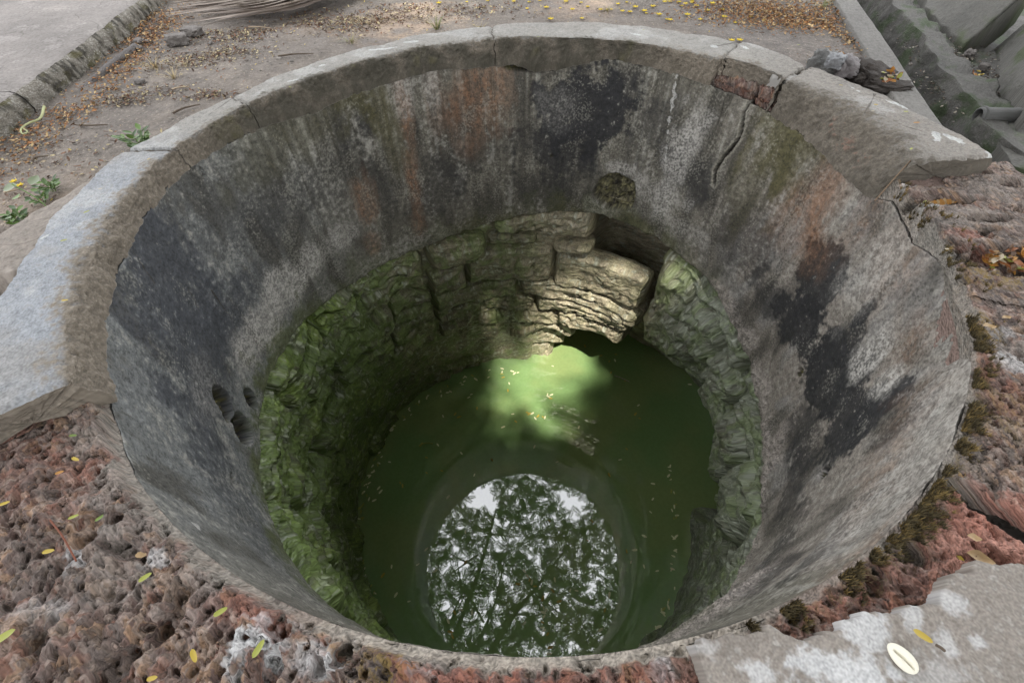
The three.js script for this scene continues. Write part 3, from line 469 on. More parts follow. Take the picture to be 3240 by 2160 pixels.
/* ---------------------------------------------------------------- the well: red laterite blocks where the coping is gone */
const LATPIT = [   // named hollows on the right hand stone: x, z, half sizes, depth, turn
  [1.044, 0.043, 0.1, 0.022, 0.05, 0.1], [1.105, 0.033, 0.07, 0.018, 0.035, 0.2], [1.085, -0.050, 0.07, 0.035, 0.03, 0.1], [1.057, 0.258, 0.12, 0.05, 0.02, 0.1], [1.105, 0.274, 0.1, 0.05, 0.02, 0], [0.941, 0.047, 0.02, 0.012, 0.012, 0], [1.167, 0.125, 0.035, 0.014, 0.03, 0], [1.113, 0.166, 0.03, 0.012, 0.03, 0], [1.299, -0.022, 0.03, 0.02, 0.03, 0], [1.135, 0.124, 0.045, 0.018, 0.022, 0], [1.023, 0.220, 0.02, 0.012, 0.04, 0], [1.248, -0.076, 0.03, 0.012, 0.02, 0.2],
  [-0.500, 0.960, 0.016, 0.024, 0.035, 0.4], [-0.551, 1.011, 0.018, 0.03, 0.03, 0.5], [-0.612, 0.868, 0.03, 0.012, 0.03, 0.3], [-0.682, 0.827, 0.02, 0.02, 0.025, 0.3], [-0.645, 0.821, 0.014, 0.01, 0.03, 0], [-0.674, 0.853, 0.016, 0.012, 0.03, 0], [-0.343, 1.012, 0.014, 0.022, 0.03, 0.2], [0.553, 0.880, 0.02, 0.02, 0.03, 0], [-0.724, 0.868, 0.018, 0.012, 0.02, 0], [-0.494, 0.926, 0.014, 0.014, 0.02, 0], [-0.524, 0.977, 0.03, 0.02, 0.02, 0.4]];
function latY(x, z) {
  const wx = x + 0.012 * fbm(x * 18, 2, z * 18, 2) + 0.003 * fbm(x * 80, 2, z * 80, 2), wz = z + 0.012 * fbm(x * 18, 9, z * 18, 2) + 0.003 * fbm(x * 80, 9, z * 80, 2);
  let y = 0.004 + 0.014 * fbm(x * 4, 6, z * 4, 3) + 0.004 * fbm(x * 17, 6, z * 17, 3) + 0.004 * fbm(x * 60, 6, z * 60, 3);
  const calm = 1 - 0.72 * sst(0.7, 1.0, x) * sst(0.62, 0.35, z);
  y = 0.004 + (y - 0.004) * (0.45 + 0.55 * calm);
  const [d1, i1] = worley(wx * 30, wz * 30, 1); if (i1 > 0.4) y -= calm * (0.0015 + 0.0035 * i1) * sst(0.42, 0.22, d1 + 0.25 * fbm(x * 90, 5, z * 90, 2));
  const [d2, i2, e2] = worley(wx * 70, wz * 70, 2); y += calm * (0.0035 * (i2 - 0.5) - 0.0022 * sst(0.14, 0.02, e2)); if (i2 < 0.22) y -= calm * 0.009 * sst(0.52, 0.28, d2);
  const [d4, i4] = worley(wx * 130, wz * 130, 5); y += calm * 0.0018 * (i4 - 0.5); if (i4 < 0.18) y -= calm * 0.003 * sst(0.45, 0.26, d4);
  const [d3, i3] = worley(wx * 11, wz * 11, 3); if (i3 > 0.78) y -= 0.016 * sst(0.22, 0.12, d3 + 0.15 * fbm(x * 60, 5, z * 60, 2));
  for (const [px, pz, a, b, dep, rot] of LATPIT) { const dx = x - px, dz = z - pz; if (Math.abs(dx) > a * 1.6 || Math.abs(dz) > a * 1.6) continue; const c = Math.cos(rot), s = Math.sin(rot); const q = Math.hypot((dx * c + dz * s) / a, (-dx * s + dz * c) / b) + 0.5 * fbm(x * 22, 1, z * 22, 3); y -= dep * (px < 0 ? 0.55 : 1) * sst(1.1, 0.7, q); }
  return y;
}
const LATMARK = [   // x, z, half sizes, kind, strength
  [-0.371, 0.980, 0.035, 0.012, 'white', 1], [-0.384, 0.992, 0.02, 0.022, 'white', 1], [-0.348, 0.960, 0.045, 0.003, 'white', 1], [-0.391, 1.003, 0.012, 0.03, 'white', 0.8], [-0.364, 0.968, 0.008, 0.018, 'white', 0.9], [-0.563, 0.875, 0.02, 0.012, 'white', 0.8], [-0.669, 0.877, 0.012, 0.03, 'white', 0.7], [-0.291, 0.997, 0.022, 0.018, 'white', 0.6], [-0.267, 1.004, 0.012, 0.014, 'white', 0.9], [-0.152, 0.997, 0.02, 0.022, 'white', 0.95], [-0.249, 0.980, 0.02, 0.014, 'white', 0.5], [-0.662, 0.943, 0.04, 0.02, 'white', 0.3], [0.160, 1.014, 0.014, 0.02, 'white', 0.9], [-0.109, 1.015, 0.03, 0.01, 'white', 0.5],
  [-0.204, 1.011, 0.05, 0.03, 'moss', 0.9], [-0.180, 1.017, 0.03, 0.03, 'moss', 0.9], [-0.231, 0.988, 0.05, 0.012, 'moss', 0.5], [-0.076, 1.009, 0.03, 0.014, 'moss', 0.7], [0.122, 1.016, 0.02, 0.02, 'moss', 0.6], [-0.752, 0.720, 0.1, 0.05, 'pink', 0.3], [-0.803, 0.757, 0.14, 0.06, 'pink', 0.3], [-0.355, 0.940, 0.08, 0.03, 'pink', 0.7], [-0.758, 0.672, 0.06, 0.05, 'grey', 0.9], [-0.665, 0.744, 0.05, 0.06, 'grey', 0.9], [-0.593, 0.828, 0.06, 0.03, 'grey', 0.8], [-0.614, 0.900, 0.05, 0.05, 'grey', 0.6], [-0.472, 0.907, 0.05, 0.015, 'grey', 0.6],
  [-0.076, 1.019, 0.12, 0.022, 'pink', 0.9], [0.034, 1.020, 0.14, 0.02, 'pink', 0.8], [0.196, 1.023, 0.06, 0.03, 'pink', 0.6], [0.465, 0.913, 0.12, 0.04, 'pink', 0.8], [0.390, 0.950, 0.1, 0.03, 'pink', 0.7], [0.676, 0.858, 0.12, 0.06, 'rose', 1], [0.695, 0.876, 0.08, 0.08, 'rose', 1], [0.668, 0.820, 0.05, 0.04, 'pink', 0.7], [0.851, 0.597, 0.05, 0.08, 'pink', 0.6], [0.920, 0.518, 0.05, 0.04, 'grey', 0.8], [0.908, 0.559, 0.03, 0.03, 'white', 0.7], [0.940, 0.475, 0.04, 0.02, 'white', 0.5], [1.099, 0.131, 0.16, 0.04, 'grey', 0.8], [1.246, 0.006, 0.12, 0.06, 'grey', 0.8], [1.072, 0.189, 0.06, 0.016, 'pink', 0.9], [0.974, 0.145, 0.08, 0.04, 'dark', 0.7], [0.959, 0.226, 0.06, 0.06, 'dark', 0.8], [0.951, 0.110, 0.05, 0.03, 'dark', 0.6], [0.914, 0.464, 0.03, 0.05, 'moss', 0.9], [1.002, 0.328, 0.09, 0.02, 'moss', 0.9], [1.039, 0.356, 0.08, 0.02, 'moss', 0.6], [1.056, -0.083, 0.06, 0.04, 'moss', 0.7], [1.139, -0.102, 0.05, 0.02, 'moss', 0.8], [0.839, 0.659, 0.06, 0.05, 'moss', 0.5], [0.938, 0.073, 0.05, 0.02, 'white', 0.25], [1.059, 0.073, 0.07, 0.01, 'white', 0.8], [1.034, -0.020, 0.03, 0.01, 'white', 0.7], [0.437, 0.965, 0.03, 0.02, 'dark', 0.5], [0.689, 0.745, 0.05, 0.04, 'grey', 0.6]];
const LATCOL = { white: [0.46, 0.46, 0.46], moss: [0.14, 0.095, 0.03], pink: [0.23, 0.085, 0.058], rose: [0.33, 0.165, 0.125], grey: [0.2, 0.175, 0.155], dark: [0.04, 0.035, 0.03] };
const latTex = colorTex(2048, 1600, (u, v) => {
  const x = lerp(-1.5, 1.5, u), z = lerp(-0.5, 1.5, v), r = Math.hypot(x, z);
  const wx = x + 0.012 * fbm(x * 18, 2, z * 18, 2) + 0.003 * fbm(x * 80, 2, z * 80, 2), wz = z + 0.012 * fbm(x * 18, 9, z * 18, 2) + 0.003 * fbm(x * 80, 9, z * 80, 2);
  const big = fbm(x * 3, 12, z * 3, 3), b = fbm(x * 11, 12, z * 11, 4), f = fbm(x * 50, 12, z * 50, 4), g = N(x * 190, 12, z * 190);
  if (r < 0.93 || r > 1.6) return [0.2, 0.14, 0.12];
  const [, i2] = worley(wx * 70, wz * 70, 2), [, i3] = worley(wx * 130, wz * 130, 5), [d1, i1] = worley(wx * 30, wz * 30, 1);
  const right = sst(0.2, 0.7, x);
  const q = [0.122, 0.078, 0.064]; mix3(q, [0.15, 0.118, 0.1], right * 0.7);
  if (i2 > 0.72) mix3(q, [0.28, 0.175, 0.105], 0.65); else if (i2 < 0.22) mix3(q, [0.1, 0.065, 0.055], 0.7); else if (i2 > 0.46) mix3(q, [0.2, 0.094, 0.062], 0.6 - 0.2 * right);
  if (i3 > 0.74) mix3(q, [0.28, 0.22, 0.185], 0.6); else if (i3 < 0.18) mix3(q, [0.075, 0.05, 0.04], 0.65);
  mix3(q, [0.115, 0.1, 0.09], sst(0, 0.4, b + 0.4 * big) * 0.6); mix3(q, [0.24, 0.21, 0.19], sst(0.05, 0.45, -b + 0.4 * f) * 0.4);
  if (i1 > 0.35) mix3(q, [0.06, 0.042, 0.03], sst(0.4, 0.15, d1) * 0.55 * sst(-0.3, 0.2, f));
  for (const [px, pz, a, bb, kind, k] of LATMARK) { const dx = (x - px) / a, dz = (z - pz) / bb; if (Math.abs(dx) > 2 || Math.abs(dz) > 2) continue; const m = k * sst(1.25, 0.55, Math.hypot(dx, dz) + 0.9 * b + 0.5 * f); mix3(q, LATCOL[kind], m * (kind === 'moss' ? sst(-0.3, 0.3, f + 0.5 * g) : kind === 'pink' ? 0.25 + 0.55 * i2 : 0.85)); }
  // the mortar lip on the inner edge
  const th = wrap(Math.atan2(-z, x) / D2R), lip = sst(1.02, 1.006, r + 0.02 * b + 0.012 * f), front = sst(250, 258, th) * sst(290, 284, th);
  mix3(q, [0.2, 0.185, 0.16], lip * (0.75 + 0.1 * front)); mix3(q, [0.36, 0.32, 0.27], sst(1.018, 1.008, r) * front * 0.6);
  mix3(q, [0.09, 0.07, 0.035], sst(1.05, 1.025, r + 0.03 * f) * sst(1.005, 1.02, r) * sst(286, 296, th) * sst(335, 318, th) * sst(-0.1, 0.3, f + 0.5 * g) * 0.9);
  const m = 1 + 0.5 * f + 0.42 * g; q[0] *= m; q[1] *= m; q[2] *= m;
  return q;
});
const latM = mat({ map: latTex, roughness: 0.92, bumpMap: bumpOf(3.4, 2.3), bumpScale: 0.015 });
function latBlock(t0, t1, rOut, joint0, joint1, lift = 0) {
  const nt = Math.round((t1 - t0) / 0.14), nr = 150;
  return grid(nt, nr + 6, (a, b, i, j) => {
    const k = clamp((j - 3) / nr), w = Math.min(1, a * 40), w1 = Math.min(1, (1 - a) * 40);
    const r = lerp(0.999, rOut, Math.pow(k, 1.25)), t = lerp(t0, t1, a) + (joint0 * (1 - a) + joint1 * a) * 0.6 * fbm(r * 12, t0, a, 3) + 0.7 * (r - 1) * (joint0 * (1 - a) * 14);
    const q = P(t, r, 0), x = q[0], z = q[2];
    const inner = sst(1.0, 1.02, r);
    let y = lerp(plasterTop(t) + 0.002 * fbm(x * 30, 1, z * 30, 2), latY(x, z) + lift, inner);
    const e0 = joint0 ? sst(0.018, 0, a) : 0, e1 = joint1 ? sst(0.982, 1, a) : 0; y -= 0.03 * (e0 * e0 + e1 * e1);
    if (j < 3) { y -= [0.1, 0.03, 0.006][j]; const rr2 = 1.012 - 0.004 * j; return [...P(t, rr2, y), (x + 1.5) / 3 + y * 0.4, (z + 0.5) / 2 + y * 0.6]; }
    if (j > nr + 3) y -= [0.02, 0.14, 0.34][j - nr - 4];
    return [x, y, z, (x + 1.5) / 3 + y * 0.4, (z + 0.5) / 2 + y * 0.6];
  });
}
const blocks = [[214, 259, 1.42, 0, 0], [259, 288, 1.4, 0, 0], [288, 309.6, 1.42, 0, 1], [310.4, 338, 1.42, 1, 0], [338, 365, 1.36, 0, 0]];
blocks.forEach(([a, b, ro, j0, j1], i) => mesh('laterite_block', latBlock(a, b + (j1 ? 0 : 0.1), ro, j0, j1, i === 4 ? 0.004 : 0), latM, well));
// masonry under the coping
mesh('masonry_ring', grid(1100, 12, (a, b, i, j) => { const t = lerp(1, 217, a), x = P(t, 1.1, 0); const rw = wallR(t, -0.03); const prof = [[rw + 0.04, -0.12], [rw + 0.03, -0.05], [rw + 0.014, -0.012], [rw + 0.03, -0.004], [1.06, -0.002], [1.09, -0.002], [1.12, -0.002], [copOuter(t) - 0.02, -0.003], [copOuter(t) - 0.012, -0.03], [copOuter(t) - 0.01, -0.1], [copOuter(t), -0.2], [copOuter(t), -0.33], [copOuter(t), -0.4]][j]; const q = P(t, prof[0] + 0.008 * fbm(t * 0.4, prof[1] * 20, 2, 3) * (j > 7 ? 1 : 0), Math.min(prof[1], j < 4 ? plasterTop(t) - 0.001 : 9) + (t > 30 && t < 48 && j > 1 && j < 7 ? 0.014 + 0.022 * fbm(t * 1.5, j * 0.6, 3, 4) : 0)); const arc = t * D2R * 1.05 - 0.55; q.push((arc + 0.5) / 3, (1.25 + (q[1] < -0.01 ? q[1] : 0) + Math.hypot(q[0], q[2]) - 1) / 2); return q; }), latM, well);
// a remnant of coping near the viewer, limewashed in splashes
const nearTex = colorTex(1024, 1024, (u, v) => {
  const x = lerp(0.2, 1.2, u), z = lerp(0.6, 1.6, v), b = fbm(x * 14, 3, z * 14, 4), f = fbm(x * 60, 4, z * 60, 4), g = N(x * 200, 5, z * 200), big = fbm(x * 5, 6, z * 5, 3);
  const q = [0.23, 0.205, 0.18]; mix3(q, [0.17, 0.15, 0.13], sst(0, 0.4, big + 0.5 * b) * 0.6); mix3(q, [0.13, 0.11, 0.095], sst(0.2, 0.5, f) * 0.6); mix3(q, [0.42, 0.4, 0.37], sst(0.15, 0.5, -f + 0.3 * b) * 0.5);
  for (const [px, pz, a, bb, k] of [[0.414, 0.976, 0.026, 0.03, 1], [0.360, 1.016, 0.045, 0.018, 1], [0.345, 1.003, 0.03, 0.012, 1], [0.377, 1.024, 0.03, 0.012, 1], [0.482, 0.962, 0.014, 0.014, 0.8], [0.539, 0.945, 0.012, 0.01, 0.8], [0.547, 0.989, 0.008, 0.006, 0.8], [0.506, 0.990, 0.012, 0.014, 0.7], [0.480, 1.016, 0.03, 0.02, 0.45], [0.260, 1.017, 0.016, 0.012, 0.9], [0.210, 0.989, 0.02, 0.01, 0.5]]) mix3(q, [0.46, 0.46, 0.46], 0.85 * k * sst(1.45, 0.45, Math.hypot((x - px) / a, (z - pz) / bb) + 1.2 * b + 0.9 * f));
  const m = 1 + 0.26 * f + 0.24 * g; return [q[0] * m, q[1] * m, q[2] * m];
});
mesh('coping_remnant', grid(240, 80, (a, b, i, j) => {
  const t = lerp(281, 309, a), ri = ramp([[281, 1.004], [287, 1.014], [288.4, 1.04], [293.6, 1.045], [296, 1.06], [299, 1.08], [301, 1.07], [304, 1.083], [306, 1.115], [307, 1.14], [309, 1.22]], t) + 0.01 * fbm(t * 0.6, 2, 3, 4), k = clamp((j - 3) / 74);
  const r = lerp(ri, 1.36, Math.pow(k, 1.2)), q = P(t, r, 0), x = q[0], z = q[2]; let y = 0.026 + 0.006 * fbm(x * 6, 4, z * 6, 3) + 0.002 * fbm(x * 40, 4, z * 40, 3);
  if (j < 4) y -= [0.06, 0.018, 0.007, 0.002][j]; if (i === 0 || i === 240) y -= 0.05; return [x, y, z, x - 0.2, z - 0.6];
}), mat({ map: nearTex, bumpMap: bumpOf(1, 1), bumpScale: 0.006 }), well);
// the lower apron that shows outside the coping on the left
mesh('apron_slab', grid(150, 40, (a, b, i, j) => {
  const t = lerp(160, 190, a) + 0.5 * fbm(b * 8, 3, 1, 3) * a, ri = 1.12, ro = ramp([[160, 1.26], [166, 1.31], [175, 1.37], [180, 1.42], [190, 1.5]], t) + 0.012 * fbm(t * 0.3, 8, 1, 3), k = clamp((j - 2) / 34);
  const r = lerp(ri, ro, k), q = P(t, r, 0), e = sst(0.96, 1, a); let y = -0.035 + 0.004 * fbm(q[0] * 6, 5, q[2] * 6, 3) - 0.012 * k - 0.05 * e * e; if (j > 36) y -= [0.01, 0.06, 0.15, 0.3][j - 37]; if (i === 150) y -= 0.12; q[1] = y; q.push(q[0] / 3, (q[2] + y) / 3); return q;
}), mat({ map: walkTex, color: col(1.25, 1.2, 1.12), bumpMap: bumpOf(3, 3), bumpScale: 0.006 }), well);
{ // tufts of dry moss along the inner edge of the red blocks
  const g = new THREE.BufferGeometry(), p = []; for (let k = 0; k < 7; k++) { const a = k * 2.4, w = 0.0011, l = 0.006 + 0.0009 * k, dx = Math.cos(a), dz = Math.sin(a); p.push(-dz * w, 0, dx * w, dz * w, 0, -dx * w, dx * 0.0045, l, dz * 0.0045); }
  g.setAttribute('position', new THREE.Float32BufferAttribute(p, 3)); g.computeVertexNormals();
  const spots = []; for (let k = 0; k < 3400; k++) { const front = k < 2500, t = front ? rr(286, 334) : rr(334, 366), r = 1.004 + Math.abs(rr(-1, 1) * rr(0, 1)) * (front ? 0.04 : 0.1); const q = P(t, r, 0); if (fbm(q[0] * 14, 3, q[2] * 14, 3) < (front ? 0.06 : 0.14)) continue; if (t < 309 && r > ramp([[286, 1.014], [288.4, 1.04], [296, 1.06], [301, 1.07], [306, 1.1], [309, 1.2]], t)) continue; spots.push([q[0], lerp(plasterTop(t), latY(q[0], q[2]), sst(1, 1.02, r)) + (t > 338 ? 0.004 : 0) - 0.001, q[2]]); }
  const im = new THREE.InstancedMesh(g, mat({ color: 0xffffff, roughness: 0.95 }), spots.length), m4 = new THREE.Matrix4(), c = new THREE.Color();
  spots.forEach(([x, y, z], i) => { const s = rr(0.6, 1.5); im.setMatrixAt(i, m4.makeRotationY(rr(0, 6.28)).scale(new THREE.Vector3(s, s, s)).setPosition(x, y, z)); const v = rr(0.6, 1.3); im.setColorAt(i, rnd() < 0.3 ? c.setRGB(0.2 * v, 0.14 * v, 0.05 * v) : c.setRGB(0.085 * v, 0.066 * v, 0.03 * v)); });
  im.name = 'moss_tufts'; im.castShadow = im.receiveShadow = true; im.userData = { kind: 'stuff' }; well.add(im);
}
top(well, 'old round open well with cracked grey coping, stained plaster lining and mossy stone courses', 'well');

/* ---------------------------------------------------------------- the shade tree overhead, mirrored in the water */
function leafSpray() {                                      // a feathery leaf: a stalk with nine pairs of leaflets
  const p = [], ix = [];
  const quad = (a, b, c, d) => { const k = p.length / 3; p.push(...a, ...b, ...c, ...d); ix.push(k, k + 1, k + 2, k, k + 2, k + 3); };
  const L = 0.34; quad([-0.003, 0, 0], [0.003, 0, 0], [0.002, -0.05, L], [-0.002, -0.05, L]);
  for (let i = 0; i < 9; i++) for (const s of [-1, 1]) {
    const z = 0.05 + i * 0.034, y = -0.05 * (z / L) ** 2, l = 0.085 * (1 - 0.35 * Math.abs(i - 4) / 4), w = 0.032, dz = 0.02, dr = -0.012;
    quad([0, y, z], [s * l * 0.5, y + 0.004, z + dz * 0.5 - w / 2], [s * l, y + dr, z + dz], [s * l * 0.5, y + 0.004, z + dz * 0.5 + w / 2]);
  }
  const g = new THREE.BufferGeometry(); g.setAttribute('position', new THREE.Float32BufferAttribute(p, 3)); g.setIndex(ix); g.computeVertexNormals(); return g;
}
{
  const tree = group('shade_tree'), trunkAt = [-3.3, GY, 4.9];
  const barkTex = colorTex(256, 512, (u, v) => { const a = u * TAU, f = fbm(Math.cos(a) * 3, v * 4, Math.sin(a) * 3, 4), s = fbm(Math.cos(a) * 9, v * 9, Math.sin(a) * 9, 3); const c = [0.13, 0.1, 0.075]; mix3(c, [0.05, 0.038, 0.03], sst(-0.1, 0.3, f)); const m = 1 + 0.4 * s; return [c[0] * m, c[1] * m, c[2] * m]; });
  const bark = mat({ map: barkTex, roughness: 0.95 });
  const fork = [-3.0, 3.6, 4.3];
  mesh('trunk', tube([[trunkAt[0], GY - 0.25, trunkAt[2]], [-3.32, 0.6, 4.85], [-3.15, 2, 4.6], fork, [-2.8, 4.4, 4.0]], (s) => 0.3 * (1 - 0.45 * s) + 0.12 * Math.max(0, 1 - s * 6), 30, 14), bark, tree);
  // outline, at the rim's level, of the light that comes through the one opening towards the sun
  const beam = [[0.3, -0.5], [0.62, -0.42], [0.86, -0.24], [0.94, 0.08], [0.7, 0.12], [0.6, 0.48], [0.38, 0.72], [0.02, 0.68], [0.06, 0.2], [0.2, -0.25]];
  function beamDist(x, z) {                                // negative inside
    let d = 9, inside = false;
    for (let i = 0, j = beam.length - 1; i < beam.length; j = i++) {
      const [ax, az] = beam[j], [bx, bz] = beam[i], k = clamp(((x - ax) * (bx - ax) + (z - az) * (bz - az)) / ((bx - ax) ** 2 + (bz - az) ** 2));
      d = Math.min(d, Math.hypot(x - ax - (bx - ax) * k, z - az - (bz - az) * k));
      if ((az > z) !== (bz > z) && x < (bx - ax) * (z - az) / (bz - az) + ax) inside = !inside;
    }
    return inside ? -d : d;
  }
  const tips = [[-0.6, 6.4, -2.6], [1.2, 6.6, -1.8], [-2.6, 6.3, -0.4], [-2.2, 6.5, 2.2], [0.6, 6.8, 1.2], [3.0, 6.9, 0.2], [5.4, 6.6, -0.2], [5.6, 6.4, 5.6], [3.4, 7.2, 6.2], [-0.4, 6.6, 5.4], [-0.4, 6.0, -0.9]];
  for (const t of tips) {
    const m1 = [lerp(fork[0], t[0], 0.3), 5.0 + rr(-0.2, 0.3), lerp(fork[2], t[2], 0.3)], m2 = [lerp(fork[0], t[0], 0.65) + rr(-0.3, 0.3), 5.9 + rr(-0.2, 0.2), lerp(fork[2], t[2], 0.65) + rr(-0.3, 0.3)];
    const inBeam = (q) => { const fx = q[0] - SUN.x / SUN.y * q[1], fz = q[2] - SUN.z / SUN.y * q[1]; return beamDist(fx, fz) < 0.15; };
    const limb = mesh('limb', tube([fork, m1, m2, t], (s) => 0.11 * (1 - s) + 0.018, 26, 7), bark, tree);
    for (let k = 0; k < 7; k++) { const s = rr(0.35, 0.95), b = [lerp(m1[0], t[0], s), lerp(m1[1], t[1], s), lerp(m1[2], t[2], s)], a = rr(0, TAU), l = rr(0.6, 1.3); if ([0, 0.5, 1].some((k) => inBeam([b[0] + Math.cos(a) * l * k, b[1] + 0.1, b[2] + Math.sin(a) * l * k]))) continue; mesh('twig', tube([b, [b[0] + Math.cos(a) * l * 0.5, b[1] + 0.12, b[2] + Math.sin(a) * l * 0.5], [b[0] + Math.cos(a) * l, b[1] + rr(-0.1, 0.25), b[2] + Math.sin(a) * l]], (q) => 0.02 * (1 - q) + 0.005, 10, 5), bark, limb); }
  }
  const leafM = new THREE.MeshPhysicalMaterial({ color: col(0.075, 0.115, 0.03), roughness: 0.75, transmission: 0.3, thickness: 0, side: THREE.DoubleSide });
  const places = [], m4 = new THREE.Matrix4(), q4 = new THREE.Quaternion(), e4 = new THREE.Euler(), v4 = new THREE.Vector3(), s4 = new THREE.Vector3();
  const clear = [[-0.95, -2.75, 0.34], [1.25, -2.6, 0.3], [-0.55, -1.75, 0.18], [-1.3, -1.3, 0.2], [0.35, -2.2, 0.14], [1.6, -0.9, 0.18], [-0.3, -0.9, 0.14]];
  for (let k = 0; k < 36000; k++) {
    const x = rr(-4.2, 6.6), z = rr(-4.4, 6.8), y = rr(5.0, 7.4) + 0.4 * fbm(x * 0.6, 4, z * 0.6, 2);
    const fx = x - SUN.x / SUN.y * y, fz = z - SUN.z / SUN.y * y;                 // where the sun through this place meets the rim's level
    const gapN = 0.25 * fbm(fx * 2.5, 3, fz * 2.5, 3);
    if (beamDist(fx, fz) + 0.5 * gapN < 0.13) continue;     // the one opening towards the sun
    const mx = x * 6 / y, mz = (z - 1.03) * 11.09 / (y + 5.09) + 1.03;
    const inView = sst(2.7, 2.3, Math.hypot(mx, mz + 1.2));
    if (inView > 0) { let open = -0.12 + 0.95 * fbm(mx * 2.3, 8, mz * 2.3, 3) + 0.3 * fbm(mx * 9, 9, mz * 9, 2); for (const [cx, cz, cr] of clear) open = Math.max(open, 1.3 * sst(cr * 1.3, cr * 0.7, Math.hypot(mx - cx, mz - cz))); if (rnd() < inView * sst(-0.1, 0.45, open)) continue; }
    const edge = Math.max(Math.abs(x - 1.2) / 5.4, Math.abs(z - 1.2) / 5.6); if (edge + 0.3 * fbm(x, 2, z, 2) > 0.95) continue;
    e4.set(rr(-0.5, 0.5), rr(0, TAU), rr(-0.5, 0.5)); q4.setFromEuler(e4); const s = rr(0.75, 1.25);
    places.push(m4.compose(v4.set(x, y, z), q4, s4.set(s * (0.68 + 0.32 * (1 - inView)), s, s * (0.68 + 0.32 * (1 - inView)))).clone());
  }
  const crown = new THREE.InstancedMesh(leafSpray(), leafM, places.length); crown.name = 'crown'; places.forEach((m, i) => crown.setMatrixAt(i, m)); crown.castShadow = crown.receiveShadow = true; crown.userData = { kind: 'stuff' };
  tree.add(crown);
  top(tree, 'spreading feathery leaved shade tree over the well, mirrored in its water', 'tree');
}

/* ---------------------------------------------------------------- loose things */
const leafMats = {};
function leafMat(name) { const c = { yellow: [0.42, 0.31, 0.04], lime: [0.3, 0.32, 0.06], green: [0.16, 0.23, 0.05], amber: [0.36, 0.17, 0.03], foam: [0.72, 0.7, 0.45], rust: [0.26, 0.1, 0.035], tan: [0.38, 0.26, 0.13], brown: [0.13, 0.07, 0.035], pale: [0.42, 0.36, 0.26] }[name]; return leafMats[name] ??= new THREE.MeshPhysicalMaterial({ color: col(...c), roughness: 0.6, side: THREE.DoubleSide, transmission: 0.12, thickness: 0 }); }
const leafG = {};
function leafGeo(kind) {                                    // a leaf lying along x, of length 1
  return leafG[kind] ??= grid(10, 4, (a, b) => {
    const x = a - 0.5, s = b * 2 - 1, prof = kind === 'oblong' ? Math.pow(1 - Math.pow(Math.abs(2 * x), 2.6), 0.6) * (0.19 - 0.05 * x) : Math.pow(Math.sin(Math.PI * clamp(a * 0.98 + 0.01)), 0.8) * (0.32 - 0.1 * a);
    const curl = kind === 'curled' ? 0.32 : 0.2;
    return [x, curl * (s * s * prof * 1.6 + x * x * 0.8) + (kind === 'curled' ? 0.05 * Math.sin(a * 7) : 0), s * prof, a, b];
  });
}
function leaf(name, kind, colour, x, y, z, size, turn, tx, tz, label, cat, grp) { const o = mesh(name, leafGeo(kind), leafMat(colour)); o.position.set(x, y, z); o.rotation.set(tx, turn, tz, 'YXZ'); o.scale.setScalar(size); return top(o, label, cat, grp); }

